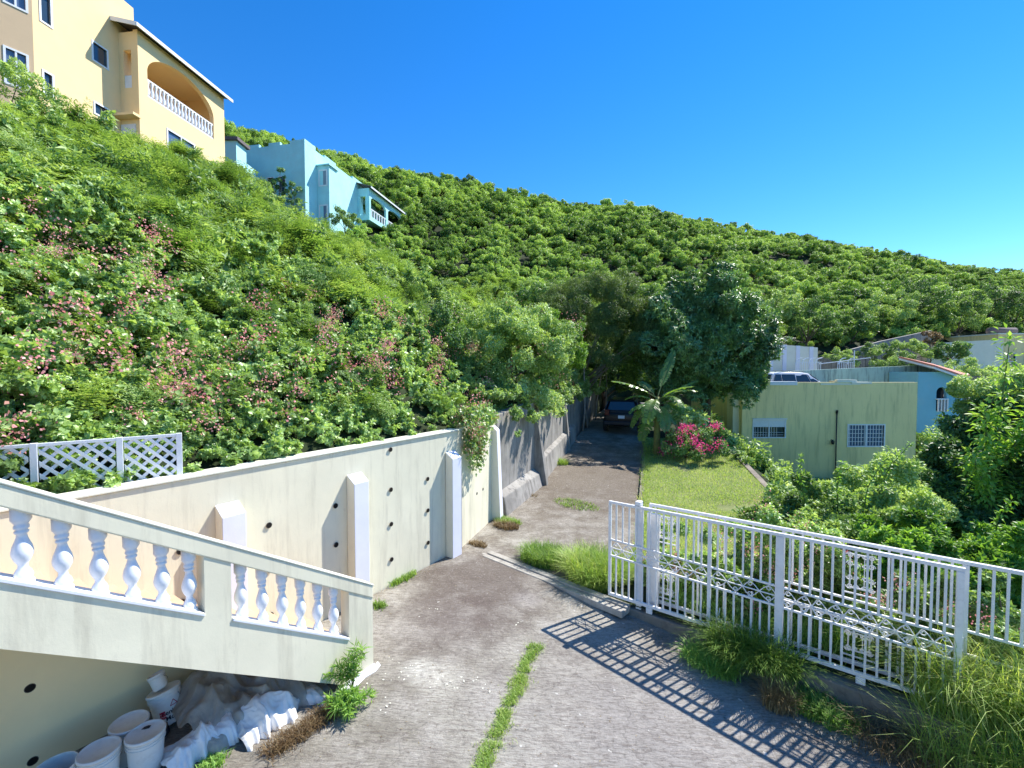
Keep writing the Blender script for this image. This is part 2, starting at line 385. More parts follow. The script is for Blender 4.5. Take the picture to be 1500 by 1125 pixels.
def clumps(c, rad, n, rc, bottom=-.5, jitter=.2):
    """clump centres over an ellipsoid crown"""
    cs, rs = [], []
    for k in range(n):
        z = 1-(k+.5)/n*(1-bottom); a = k*2.39996; q = math.sqrt(max(0, 1-z*z))
        s = .62+.38*random.random()
        cs.append((c[0]+rad[0]*q*math.cos(a)*s+random.gauss(0, jitter), c[1]+rad[1]*q*math.sin(a)*s+random.gauss(0, jitter), c[2]+rad[2]*z*s+random.gauss(0, jitter)))
        rs.append(rc*random.uniform(.7, 1.3))
    return cs, rs
def branches(name, base, tips, r0, mat, parent=None, wob=.15, trunk_top=None):
    """tapered trunk with limbs running to the given tips"""
    bm = bmesh.new(); base = Vector(base)
    tt = Vector(trunk_top) if trunk_top is not None else base+Vector((0, 0, (sum(t[2] for t in tips)/len(tips)-base.z)*.45))
    pts = [base.lerp(tt, i/5)+Vector((random.gauss(0, wob*.4), random.gauss(0, wob*.4), 0))*(i > 0) for i in range(6)]
    tube(bm, pts, [r0*(1.25-.5*i/5) for i in range(6)], 8)
    for t in tips:
        t = Vector(t); s = pts[random.choice((3, 4, 5))]; q = []
        mid = (s+t)/2+Vector((random.gauss(0, wob), random.gauss(0, wob), wob))
        for i in range(6):
            u = i/5; q.append(s*(1-u)**2+mid*2*u*(1-u)+t*u*u)
        tube(bm, q, [r0*.5*(1-.8*i/5) for i in range(6)], 6)
    return obj(name, bm, mat, parent, smooth=True)

# ------------------------------------------------------------------ scatter with geometry nodes (for what nobody could count)
def scatter(name, P, S, templates, mat, label, cat, tilt=.25):
    n = len(P); k = len(templates)
    me = bpy.data.meshes.new(name); me.vertices.add(n); me.vertices.foreach_set('co', np.asarray(P, np.float32).ravel())
    rot = np.stack([rng.normal(0, tilt, n), rng.normal(0, tilt, n), rng.random(n)*6.283], 1).astype(np.float32)
    a = me.attributes.new('rot', 'FLOAT_VECTOR', 'POINT'); a.data.foreach_set('vector', rot.ravel())
    a = me.attributes.new('scl', 'FLOAT', 'POINT'); a.data.foreach_set('value', np.asarray(S, np.float32))
    a = me.attributes.new('pick', 'INT', 'POINT'); a.data.foreach_set('value', rng.integers(0, k, n).astype(np.int32))
    me.update(); o = link(name, me, None); tag(o, label, cat, kind='stuff')
    g = bpy.data.node_groups.new(name, 'GeometryNodeTree')
    g.interface.new_socket('Geometry', in_out='INPUT', socket_type='NodeSocketGeometry')
    g.interface.new_socket('Geometry', in_out='OUTPUT', socket_type='NodeSocketGeometry')
    nd = g.nodes; gi = nd.new('NodeGroupInput'); go = nd.new('NodeGroupOutput'); J = nd.new('GeometryNodeJoinGeometry')
    def attr(nm, dt):
        q = nd.new('GeometryNodeInputNamedAttribute'); q.data_type = dt; q.inputs['Name'].default_value = nm
        return [s for s in q.outputs if s.enabled and s.name == 'Attribute'][0]
    ar, asx, ap = attr('rot', 'FLOAT_VECTOR'), attr('scl', 'FLOAT'), attr('pick', 'INT')
    for i, t in enumerate(templates):
        t.materials.append(mat) if len(t.materials) == 0 else None
        ob = bpy.data.objects.new(name+'_shape', t)          # never linked to the scene: only a shape for the nodes
        oi = nd.new('GeometryNodeObjectInfo'); oi.inputs['Object'].default_value = ob; oi.inputs['As Instance'].default_value = True
        cm = nd.new('FunctionNodeCompare'); cm.data_type = 'INT'; cm.operation = 'EQUAL'
        ins = [s for s in cm.inputs if s.enabled]; g.links.new(ap, ins[0]); ins[1].default_value = i
        ip = nd.new('GeometryNodeInstanceOnPoints'); g.links.new(gi.outputs[0], ip.inputs['Points'])
        g.links.new(cm.outputs[0], ip.inputs['Selection']); g.links.new(oi.outputs['Geometry'], ip.inputs['Instance'])
        e2r = nd.new('FunctionNodeEulerToRotation'); g.links.new(ar, e2r.inputs[0]); g.links.new(e2r.outputs[0], ip.inputs['Rotation'])
        g.links.new(asx, ip.inputs['Scale']); g.links.new(ip.outputs[0], J.inputs[0])
    g.links.new(J.outputs[0], go.inputs[0])
    md = o.modifiers.new('scatter', 'NODES'); md.node_group = g
    return o

# ================================================================== THE SETTING
def roadz(x, y): return max(0.0, .062*(y-12)) if y < 40 else 1.74
def drivez(x, y):
    r = roadz(x, y)
    q = (Vector((x, y, 0))-WO).dot(WN)-2.2
    q2 = max(0, q)
    return r-.085*q2*max(0, min(1, (10.5-y)/3.0))-.02*max(0, 5-y)*0
def lofts(name, curves, nu, mats, zf, extra=None):
    """curves: list of point lists (same length); bilinear in between, nu[i] cells between curve i and i+1, resampled along"""
    rows = []
    for i in range(len(curves)-1):
        for k in range(nu[i]+(1 if i == len(curves)-2 else 0)):
            t = k/nu[i]; rows.append([a.lerp(b, t) for a, b in zip(curves[i], curves[i+1])])
    bm = bmesh.new(); g = [[bm.verts.new((p.x, p.y, zf(p.x, p.y, p.z))) for p in r] for r in rows]
    for a, b in zip(g, g[1:]):
        for i in range(len(a)-1): bm.faces.new([a[i], a[i+1], b[i+1], b[i]])
    return obj(name, bm, mats, smooth=True)
def resample(pts, n):
    pts = [Vector(p) for p in pts]; d = [0]
    for a, b in zip(pts, pts[1:]): d.append(d[-1]+(b-a).length)
    out = []
    for k in range(n):
        s = d[-1]*k/(n-1); j = 0
        while j < len(d)-2 and d[j+1] < s: j += 1
        out.append(pts[j].lerp(pts[j+1], (s-d[j])/max(1e-9, d[j+1]-d[j])))
    return out
RIGHT = [GO+GD*-.05, Vector((3.0, 10.2, 0)), Vector((3.78, 12.8, 0)), Vector((5.71, 18.9, 0)), Vector((7.6, 26, 0)), Vector((10.5, 34, 0))]
BEND = Vector((-1.14, 9.74, 0)); PIER = Vector((-.46, 11.86, 0))
LEFT = [WO, BEND, PIER, Vector((.81, 14.86, 0)), Vector((3.23, 22.0, 0)), Vector((5.6, 29, 0)), Vector((8.6, 36, 0))]
# one drive: near apron then the road climbing away
lc = resample([WO-WD*18, WO], 50)+resample(LEFT, 60)[1:]
rc = resample([GO+GD*12, GO+GD*-.05], 50)+resample(RIGHT, 60)[1:]
def dz(x, y, z): return drivez(x, y)
drv = lofts('driveway', [[a-WN*.1*0 for a in lc], rc], [36], M['drive'], dz); tag(drv, kind='structure')
# the ground right of kerb and road, dropping into the gully
def xe(y):
    return float(np.interp(y, [-20, 2, 7, 11, 14, 18, 21, 30], [12, 9.5, 7.0, 7.2, 8.0, 8.9, 9.4, 10.6]))
def sst(t): t = max(0, min(1, t)); return t*t*(3-2*t)
def groundz(x, y, z=0):
    base = roadz(x, y)+.05 if y > 10 else .02
    zz = base-3.4*sst((x-xe(y))/4.5)
    if y > 10: zz = zz
    return zz+.06*mnoise.noise(Vector((x*.8, y*.8, 0)))*sst((x-3)/2)
outer = resample([Vector((70, -60, 0)), Vector((120, -20, 0)), Vector((150, 10, 0)), Vector((150, 60, 0)), Vector((90, 75, 0)), Vector((40, 60, 0))], len(rc))
mid1 = [a.lerp(b, .06) for a, b in zip(rc, outer)]
mid2 = [a.lerp(b, .2) for a, b in zip(rc, outer)]
gnd = lofts('ground', [[p.copy() for p in rc], mid1, mid2, outer], [22, 16, 14], M['under'], groundz); tag(gnd, kind='structure')
bm = bmesh.new(); box(bm, -600, 600, -600, 600, -9, -8); base = obj('terrain', bm, M['soil']); tag(base, kind='structure')
# lawn
lawnL = resample([Vector((2.05, 8.0, 0)), Vector((3.05, 10.2, 0)), Vector((3.83, 12.8, 0)), Vector((5.75, 18.9, 0)), Vector((6.3, 21, 0))], 30)
lawnR = resample([Vector((6.6, 8.4, 0)), Vector((7.3, 11, 0)), Vector((8.0, 14, 0)), Vector((8.9, 17.7, 0)), Vector((9.6, 21, 0))], 30)
def lawnz(x, y, z=0): return max(roadz(x, y), .0)+.13+.05*mnoise.noise(Vector((x*.7, y*.7, 3)))
lw = lofts('lawn_ground', [lawnL, lawnR], [14], M['lawng'], lawnz); tag(lw, kind='structure')

# ---- hillside: a loft from the wall top to the houses' shelf, the ridge and over
cols = [((-12.5,-7.5,2.5), (-30,-2,17), (-90,-10,52)), ((-8.5,-1.4,2.5), (-28,8,17), (-85,20,52)),
        ((-4.75,4.75,2.5), (-25.5,20,16.2), (-72,70,50)), ((-1.5,9.6,2.45), (-22.6,31,17.0), (-60,88,49.5)),
        ((-1.4,9.9,2.45), (-22.3,36,17.3), (-55,92,49)), ((-.75,12.0,2.5), (-21.5,40,17.3), (-47,94,48.3)), ((1.0,16.1,2.8), (-18.5,45,15.6), (-35,96,47)),
        ((2.9,22.1,3.1), (-11.5,50,13.8), (-7.8,103,44)), ((5.3,29.1,3.3), (0,52,12.6), (17,110,42.4)), ((8.4,36.2,3.5), (16,60,13.6), (45,118,42)),
        ((22,44.5,4), (40,66,14), (78,126,40)), ((36,47,5.6), (58,70,15), (114,135,36)), ((60,54,7.5), (80,78,15), (149,146,34.6)),
        ((100,62,8), (110,88,15), (205,160,34)), ((170,70,6), (180,95,14), (320,170,32))]
def catm(a, b, c, d, t): return 0.5*((2*b)+(-a+c)*t+(2*a-5*b+4*c-d)*t*t+(-a+3*b-3*c+d)*t**3)
COL = np.array(cols, float)      # (nc, 3, 3)
def hill_ctrl(v):
    i = int(min(max(v, 0), len(COL)-1.0001)); f = v-i
    return COL[i]*(1-f)+COL[i+1]*f
def hillp(v, t):
    b, s, r = hill_ctrl(v)
    if t <= 1:
        p = b*(1-t)+s*t; p = p.copy(); p[2] = b[2]+(s[2]-b[2])*(t+.10*math.sin(math.pi*t))
    elif t <= 2:
        u = t-1; p = s*(1-u)+r*u
        p = p.copy(); p[2] = s[2]+(r[2]-s[2])*(u+.07*math.sin(math.pi*u))
    else:
        u = t-2; p = r+(r-s)*u*.8; p = p.copy(); p[2] = r[2]-(r[2])*u*.9
    w = min(1, t*3)
    n1 = mnoise.noise(Vector((p[0]*.05, p[1]*.05, 1)))*2.2*w*(1 if t > .8 else t)+mnoise.noise(Vector((p[0]*.25, p[1]*.25, 5)))*.5*w
    p[2] += n1
    return p
NV, NT = 140, 130
ts = np.concatenate([np.linspace(0, 1, 60), np.linspace(1, 2, 55)[1:], np.linspace(2, 2.6, 10)[1:]]); NT = len(ts)
vs = np.linspace(0, len(cols)-1.001, NV)
HP = np.array([[hillp(v, t) for t in ts] for v in vs])
me = bpy.data.meshes.new('hillside')
fc = [(i*NT+j, (i+1)*NT+j, (i+1)*NT+j+1, i*NT+j+1) for i in range(NV-1) for j in range(NT-1)]
skirt = HP[:, 0].copy(); skirt[:, 2] = -8.5
fc += [(i*NT, NV*NT+i, NV*NT+i+1, (i+1)*NT) for i in range(NV-1)]
me.from_pydata([tuple(p) for p in HP.reshape(-1, 3)]+[tuple(p) for p in skirt], [], fc); me.polygons.foreach_set('use_smooth', [True]*len(fc))
tag(link('hillside', me, M['under']), kind='structure')

sf0 = lambda s: -.295+.704*s
# ================================================================== WALLS
def wall_run(bm, a, b, th, z0, z1a, z1b, side):
    """vertical slab from a to b, thickness away from the drive (side = -normal)"""
    s = side*th
    f = lambda p, z: Vector((p.x, p.y, z))
    hexa(bm, [f(a, z0), f(b, z0), f(b+s, z0), f(a+s, z0), f(a, z1a), f(b, z1b), f(b+s, z1b), f(a+s, z1a)])
rw = thing('retaining_wall', 'long cream painted retaining wall with buttresses and round weep holes beside the drive', 'wall', WO)
def kid(o, p): o.parent = p; o.matrix_parent_inverse = p.matrix_world.inverted() if False else Matrix.Translation(-Vector(p.location)); return o
bm = bmesh.new(); wall_run(bm, WO-WD*15, BEND, .26, -.6, 2.64, 2.64, -WN)
d2 = (PIER-BEND).normalized(); n2 = Vector((d2.y, -d2.x, 0))
wall_run(bm, BEND+d2*.012, PIER, .26, -.6, 2.64, 2.58, -n2)
kid(obj('wall', bm, M['cream'], bevel=.012), rw)
bm = bmesh.new(); obox(bm, WO, WD, WN, (-15, .33), (-.29, .012), (2.645, 2.672)); kid(obj('coping', bm, M['cream_trim'], bevel=.006), rw)
bm = bmesh.new(); obox(bm, WO, WD, WN, (-14, -3.35), (.0005, .003), (-.3, 2.2))  # thin added panel under the stairs; its yellow is painted bounce light
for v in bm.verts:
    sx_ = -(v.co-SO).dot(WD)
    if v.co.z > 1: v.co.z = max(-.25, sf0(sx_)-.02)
kid(obj('bounce_panel', bm, M['bounce']), rw)
bm = bmesh.new(); tube(bm, [BEND+n2*.02+UP*.0, BEND+n2*.02+UP*1.75], .012, 6); kid(obj('joint_pipe', bm, M['pipe']), rw)
def buttress(s, O=WO, dd=WD, nn=WN, zt=2.24, w=.29, p=.185, foot=0):
    bm = bmesh.new(); f = lambda a, b, z: O+dd*(s+a)+nn*b+UP*z
    q = p+foot
    V = [bm.verts.new(c) for c in (f(0,-.01,-.4), f(w,-.01,-.4), f(w,q,-.4), f(0,q,-.4), f(0,p,zt-.13), f(w,p,zt-.13), f(0,-.01,zt), f(w,-.01,zt))]
    for ix in ((0,1,2,3), (3,2,5,4), (4,5,7,6), (0,3,4,6), (1,7,5,2), (0,6,7,1)): bm.faces.new([V[i] for i in ix])
    bmesh.ops.recalc_face_normals(bm, faces=bm.faces)
    for fa in bm.faces:
        fa.material_index = 1 if (fa.normal.dot(nn) > .5 or fa.normal.z > .5) else 0
    o = obj('buttress', bm, [M['cream_trim'], M['lav']], bevel=.008); kid(o, rw)
for s in (-6.9, -4.53, -2.56, -.14): buttress(s)
buttress(1.98, BEND, d2, n2, 2.5, .24, .14, .12)
def hole(bmr, bmd, P, nn, r=.042):
    q = nn.to_track_quat('Z', 'Y').to_matrix().to_4x4(); Mx = Matrix.Translation(P) @ q
    lathe(bmr, [(r*.84, -.004), (r*1.0, -.004), (r*1.0, .004), (r*.84, .004), (r*.84, .0005)], 18, Mx, cap=False)
for s in (-.68, -1.63, -2.78, -3.85, -4.92, -6.2, -7.4):
    for z in (1.78, 1.14, .48, 2.52):
        if z > 2 and s != -1.63: continue
        if s < -5.5: z -= .35 if z < 1.5 else .0
        if s < -5.5: z = {1.78: 1.6, .79: .86, .13: .12}.get(round(z, 2), z)
        P = WO+WD*s+UP*z
        bm = bmesh.new(); hole(bm, None, P, WN); h = obj('weep_hole', bm, M['pipe'], smooth=True); kid(h, rw)
        q = WN.to_track_quat('Z', 'Y').to_matrix().to_4x4()
        bm = bmesh.new(); bmesh.ops.create_circle(bm, cap_ends=True, segments=18, radius=.036, matrix=Matrix.Translation(P+WN*.0042) @ q)
        c = obj('hole_shade_disc', bm, M['hole']); c.parent = h  # flat black disc on the wall face: painted shade of the hole's inside
for s in (.95, 1.35):
    for z in (1.62, .98):
        P = BEND+d2*s+UP*z; bm = bmesh.new(); hole(bm, None, P, n2, .036); h = obj('weep_hole', bm, M['pipe'], smooth=True); kid(h, rw)
        q = n2.to_track_quat('Z', 'Y').to_matrix().to_4x4()
        bm = bmesh.new(); bmesh.ops.create_circle(bm, cap_ends=True, segments=16, radius=.03, matrix=Matrix.Translation(P+n2*.002) @ q)
        c = obj('hole_shade_disc', bm, M['hole']); c.parent = h

# grey concrete wall up the road
gw = thing('concrete_wall', 'stained grey concrete retaining wall under the vines, past the cream wall', 'wall', PIER)
G0 = PIER+Vector((.05, .14, 0)); G1 = Vector((.86, 14.9, 0)); G2 = Vector((3.1, 22.0, 0)); G3 = Vector((5.5, 29, 0))
bm = bmesh.new()
for a, b, za, zb in ((G0, G1, 2.75, 2.9), (G1, G2, 2.95, 3.05), (G2, G3, 3.05, 2.95)):
    dd = (b-a).normalized(); nn = Vector((dd.y, -dd.x, 0)); wall_run(bm, a+dd*.01, b, .3, -.5, za, zb, -nn)
kid(obj('wall', bm, M['greyc'], bevel=.02), gw)
dd = (G1-G0).normalized(); nn = Vector((dd.y, -dd.x, 0)); Lg = (G1-G0).length
bm = bmesh.new(); f = lambda a, b, z: G0+dd*a+nn*b+UP*z
hexa(bm, [f(.02,.003,-.3), f(Lg-.35,.003,-.3), f(Lg-.35,.42,-.3), f(.02,.34,-.3), f(.02,.003,.62), f(Lg-.35,.003,.72), f(Lg-.35,.22,.55), f(.02,.2,.5)])
kid(obj('footing', bm, M['greyc'], bevel=.02), gw)
def fin(P, dd, nn, w, p0, p1, zt, zb):
    bm = bmesh.new(); f = lambda a, b, z: P+dd*a+nn*b+UP*z
    hexa(bm, [f(0,-.01,zb-.5), f(w,-.01,zb-.5), f(w,p0,zb-.5), f(0,p0,zb-.5), f(0,-.01,zt), f(w,-.01,zt), f(w,p1,zt), f(0,p1,zt)])
    kid(obj('buttress', bm, M['greyc'], bevel=.015), gw)
fin(G1-dd*.28, dd, nn, .2, .50, .06, 2.65, .15)
dd = (G2-G1).normalized(); nn = Vector((dd.y, -dd.x, 0))
for s, zb in ((4.6, .45),): fin(G1+dd*s, dd, nn, .2, .34, .06, 2.7, zb)
bm = bmesh.new(); f = lambda a, b, z: G1+dd*a+nn*b+UP*z
hexa(bm, [f(.1,.003,-.3), f(6.8,.003,-.2), f(6.8,.3,-.2), f(.1,.3,-.3), f(.1,.003,1.0), f(6.8,.003,1.35), f(6.8,.16,1.25), f(.1,.16,.9)])
kid(obj('footing', bm, M['greyc'], bevel=.02), gw)

# kerb under the gate, track across the drive, low wall by the lawn
bm = bmesh.new(); K0 = GO+GD*.55; n_ = 26
prev = None
for i in range(n_+1):
    s = .35+i*.3; off = .03+.058*max(0, s-1); P = GO+GD*s
    wv = .012*mnoise.noise(Vector((s*3, 0, 0)))
    ring = [bm.verts.new(P+GN*(off+wv)+UP*z) for z in (-1.0, -.03+wv)]+[bm.verts.new(P-GN*.22+UP*z) for z in (-.02+wv, -1.0)]
    if prev:
        for k in range(4): bm.faces.new([prev[k], prev[(k+1) % 4], ring[(k+1) % 4], ring[k]])
    else: bm.faces.new(ring)
    prev = ring
bm.faces.new(prev[::-1]); kb = obj('kerb', bm, M['kerb'], bevel=.02); tag(kb, 'rough grey concrete kerb carrying the white sliding gate', 'kerb')
T0, T1 = gr(712, 812), gr(893, 884); td = (T1-T0).normalized(); tn = Vector((td.y, -td.x, 0)); TLn = (T1-T0).length
bm = bmesh.new()
obox(bm, T0, td, tn, (0, TLn+.3), (-.17, -.03), (-.1, .03)); obox(bm, T0, td, tn, (0, TLn+.3), (.045, .12), (-.1, .012)); obox(bm, T0, td, tn, (-.1, TLn+.3), (-.03, .045), (-.1, .004))
trk = obj('gate_track', bm, M['strip'], bevel=.012); tag(trk, 'pale concrete strip with a groove crossing the drive to the gate', 'gate track')
bm = bmesh.new(); A_, B_ = Vector((9.35, 18.6, 0)), Vector((8.0, 13.2, 0)); dd = (B_-A_).normalized(); nn = Vector((dd.y, -dd.x, 0))
hexa(bm, [Vector((p.x, p.y, z)) for z, q in ((-2, 0), (1, 1)) for p in (A_, B_, B_+nn*.2, A_+nn*.2)])
for v in bm.verts:
    if v.co.z > 0: v.co.z = .62 if v.co.y > 16 else .22
tag(obj('garden_wall', bm, M['kerb'], bevel=.02), 'low concrete garden wall between the lawn and the lemon yellow building', 'wall')
bm = bmesh.new(); pts = resample([Vector((2.98, 10.2, 0)), Vector((3.76, 12.8, 0)), Vector((5.68, 18.9, 0)), Vector((6.9, 23, 0))], 30); prev = None
for p in pts:
    z = drivez(p.x, p.y); r = [bm.verts.new((p.x-.06, p.y+.02, z-.2)), bm.verts.new((p.x-.06, p.y+.02, z+.11)), bm.verts.new((p.x+.08, p.y-.02, z+.115)), bm.verts.new((p.x+.08, p.y-.02, z-.2))]
    if prev:
        for k in range(3): bm.faces.new([prev[k], prev[k+1], r[k+1], r[k]])
    prev = r
tag(obj('lawn_edging', bm, M['kerb']), 'thin concrete edging between the road and the lawn', 'edging')

# ================================================================== STAIRCASE
stc = thing('staircase', 'cream outdoor staircase with white balusters coming down to the drive', 'staircase', SO)
IN = -WN     # towards the retaining wall
rt = lambda s: 1.11+.643*s
pt = lambda s: .33+.668*s
sf = lambda s: max(-.3, -.295+.704*s)
S1 = 5.2
def slab(bm, s0, s1, lo, hi, y0, y1, n=1):
    for i in range(n):
        a, b = s0+(s1-s0)*i/n, s0+(s1-s0)*(i+1)/n
        f = lambda s, y, z: SO+SD*s+IN*y+UP*z
        hexa(bm, [f(a,y0,lo(a)), f(b,y0,lo(b)), f(b,y1,lo(b)), f(a,y1,lo(a)), f(a,y0,hi(a)), f(b,y0,hi(b)), f(b,y1,hi(b)), f(a,y1,hi(a))])
bm = bmesh.new(); slab(bm, 0, S1, sf, pt, 0, .17)
kid(obj('stringer_wall', bm, M['cream']), stc)
bm = bmesh.new(); slab(bm, -.004, S1+.02, lambda s: rt(s)-.17, rt, -.01, .18); kid(obj('handrail', bm, M['cream'], bevel=.012), stc)
bm = bmesh.new(); slab(bm, -.012, S1+.02, rt, lambda s: rt(s)+.022, -.018, .188); kid(obj('rail_cap', bm, M['cream_trim'], bevel=.006), stc)
for s0, s1 in ((.001, .365), (1.73, 1.965)):
    bm = bmesh.new(); slab(bm, s0, s1, lambda s: pt(s)+.0, lambda s: rt(s)-.1702, .0, .17); kid(obj('post', bm, M['cream']), stc)
bm = bmesh.new()
for s0, s1 in ((.37, 1.725), (1.97, S1)): slab(bm, s0, s1, lambda s: pt(s)-.02, lambda s: pt(s)+.014, -.014, .184)
kid(obj('bottom_rail', bm, M['white'], bevel=.005), stc)
prof = [(.062, 0), (.062, .03), (.05, .045), (.056, .07), (.046, .10), (.03, .125), (.027, .15), (.043, .175), (.058, .21), (.062, .24), (.055, .275), (.042, .31), (.032, .34), (.028, .365), (.040, .375), (.040, .388), (.030, .396), (.043, .408), (.043, .424), (.036, .434), (.052, .46), (.058, .47), (.058, .55)]
bm = bmesh.new(); lathe(bm, prof, 22); bal = obj('baluster', bm, M['white'], smooth=True)
first = True
for s in [.53, .745, .96, 1.175, 1.39, 1.605]+[2.06+.212*k for k in range(15)]:
    b = bal if first else bal.copy()
    if not first: C.objects.link(b)
    first = False
    P = SO+SD*s+IN*.085+UP*(pt(s)-.03)
    b.parent = stc; b.location = P-SO; b.rotation_euler = (0, 0, random.random()); b.scale = (1, 1, (rt(s)-.17-pt(s)+.05)/.55)
# steps
bm = bmesh.new(); rise, run = .178, .277; ns = 17
for k in range(ns):
    s0 = .02+k*run; z = rise*(k+1)+.02
    f = lambda s, y, zz: SO+SD*s+IN*y+UP*zz
    lo0, lo1 = max(-.2, sf(s0)+.12), max(-.2, sf(s0+run)+.12)
    hexa(bm, [f(s0,.172,lo0), f(s0+run,.172,lo1), f(s0+run,1.56,lo1), f(s0,1.56,lo0), f(s0,.172,z), f(s0+run,.172,z), f(s0+run,1.56,z), f(s0,1.56,z)])
kid(obj('steps', bm, M['terracotta'], bevel=.01), stc)
bm = bmesh.new(); prism(bm, [SO+SD*-.03-IN*.05+UP*.0, SO+SD*.62-IN*.05+UP*.0, SO+SD*.62-IN*.0+UP*.045, SO+SD*-.03-IN*.0+UP*.05], UP*.001) if False else None
pp=[(-.10,.03),(-.07,-.06),(.05,-.10),(.2,-.085),(.34,-.12),(.5,-.10),(.62,-.13),(.78,-.11),(.82,-.04),(.6,-.002),(0,-.002)]
prism(bm, [SO+SD*a+IN*b+UP*-.02 for a,b in pp], UP*.032)
obox(bm, SO, SD, IN, (-.015,.45),(-.014,-.0015),(.0,.05)); kid(obj('plinth', bm, M['white'], bevel=.004), stc)

# ================================================================== LATTICE SCREEN
LA = at(272, 637, 5.42); LZ = LA.z; ld = Vector((-.795, -.606, 0)); ln = Vector((-.606, .795, 0)); LA = Vector((LA.x, LA.y, 0))-WN*.20
lat = thing('lattice_fence', 'white lattice fence panel on top of the cream wall above the stairs', 'lattice', LA+UP*2.5)
lz0, lz1 = LZ-.60, LZ
def strips(s0, s1, z0, z1, w=.034, pitch=.132):
    bm = bmesh.new()
    for sgn, yo in ((1, 0), (-1, .014)):
        c = s0-z1 if sgn > 0 else s0+z0
        k0 = s0-(z1-z0); k = k0
        while k < s1+(z1-z0):
            # line: s = k + (z-z0) for sgn>0 ; s = k + (z1-z)
            a, b = (k, z0), (k+(z1-z0), z1)
            if sgn < 0: a, b = (k, z1), (k+(z1-z0), z0)
            sa, sb = max(a[0], s0), min(b[0], s1)
            if sb-sa > .02:
                za = a[1]+(sa-a[0])*(1 if sgn > 0 else -1); zb = a[1]+(sb-a[0])*(1 if sgn > 0 else -1)
                h = w*.707
                p = [(sa, za-h), (sb, zb-h), (sb, zb+h), (sa, za+h)]
                hexa(bm, [LA+ld*s+ln*yo+UP*z for s, z in (p[0], p[1])]+[LA+ld*s+ln*(yo+.012)+UP*z for s, z in (p[1], p[0])]+[LA+ld*s+ln*yo+UP*z for s, z in (p[3], p[2])]+[LA+ld*s+ln*(yo+.012)+UP*z for s, z in (p[2], p[3])])
            k += pitch*1.414*.72
    return bm
for s0, s1 in ((.03, .52), (.60, 1.22), (1.30, 1.95), (2.03, 2.7), (2.78, 3.4)):
    kid(obj('lattice_panel', strips(s0, s1, lz0+.03, lz1-.03), M['white']), lat)
    for za_, zb_ in ((lz1-.036, lz1), (lz0, lz0+.034)):
        bm = bmesh.new(); obox(bm, LA, ld, ln, (s0-.02, s1+.02), (-.004, .03), (za_, zb_)); kid(obj('frame_rail', bm, M['white'], bevel=.003), lat)
for s in (-.03, .53, 1.23, 1.96, 2.71, 3.41):
    bm = bmesh.new(); obox(bm, LA, ld, ln, (s, s+.06), (-.008, .045), (lz0, lz1+.004)); kid(obj('post', bm, M['white'], bevel=.004), lat)

# ================================================================== GATE AND FENCE
def scroll(bm, c, ex, r, turns=1.15, flip=1, rr=.0065, start=0):
    pts = []
    for i in range(15):
        t = i/14; a = start+flip*t*turns*2*math.pi; q = r*(1-.62*t)
        pts.append(c+ex*(math.cos(a)*q)+UP*(math.sin(a)*q))
    tube(bm, pts, rr, 5)
def ironpanel(bm, O, ex, nn, s0, s1, z0, z1):
    """nested squares with scrolls"""
    w = .018
    for k, m in ((0, 0.0), (1, .07)):
        a, b, c, d = s0+m, s1-m, z0+m*1.1, z1-m*1.1
        for (x0, x1, y0, y1) in ((a, b, c, c+w), (a, b, d-w, d), (a, a+w, c+w, d-w), (b-w, b, c+w, d-w)): obox(bm, O, ex, nn, (x0, x1), (-.006, .006), (y0, y1))
    cx = (s0+s1)/2
    for u in (-.04, .04): obox(bm, O, ex, nn, (cx+u-.005, cx+u+.005), (-.005, .005), (z0+.09, z1-.09))
    for sx in (-1, 1):
        for zc in (z0+.10, z1-.10, (z0+z1)/2-.09, (z0+z1)/2+.09):
            scroll(bm, O+ex*(cx+sx*(s1-s0)*.30)+UP*zc, ex*sx, .038, flip=1 if zc > (z0+z1)/2 else -1)
            scroll(bm, O+ex*(cx+sx*(s1-s0)*.12)+UP*zc, ex*-sx, .03, flip=-1 if zc > (z0+z1)/2 else 1)
def scrollband(bm, O, ex, s0, s1, za, zb):
    """row of crossing bars ending in curls between two rails"""
    zm = lambda s: (za(s)+zb(s))/2
    n = max(1, round((s1-s0)/.38)); p = (s1-s0)/n
    for i in range(n):
        c = s0+p*(i+.5); h = (za(c)-zb(c))*.36
        P = O+ex*c+UP*zm(c)
        for sx in (-1, 1):
            for sz in (-1, 1):
                e = P+ex*(sx*p*.27)+UP*(sz*h)
                tube(bm, [P+ex*(sx*.0), P+ex*(sx*p*.12)+UP*(sz*h*.55), e], .007, 5)
                scroll(bm, e+ex*(sx*.0)-UP*(sz*.034), ex*sx, .036, 1.3, flip=-sz, start=math.pi/2*sz)
                e2 = P+ex*(sx*p*.5); tube(bm, [e2, e2-ex*(sx*p*.13)+UP*(sz*h*.7)], .007, 5)
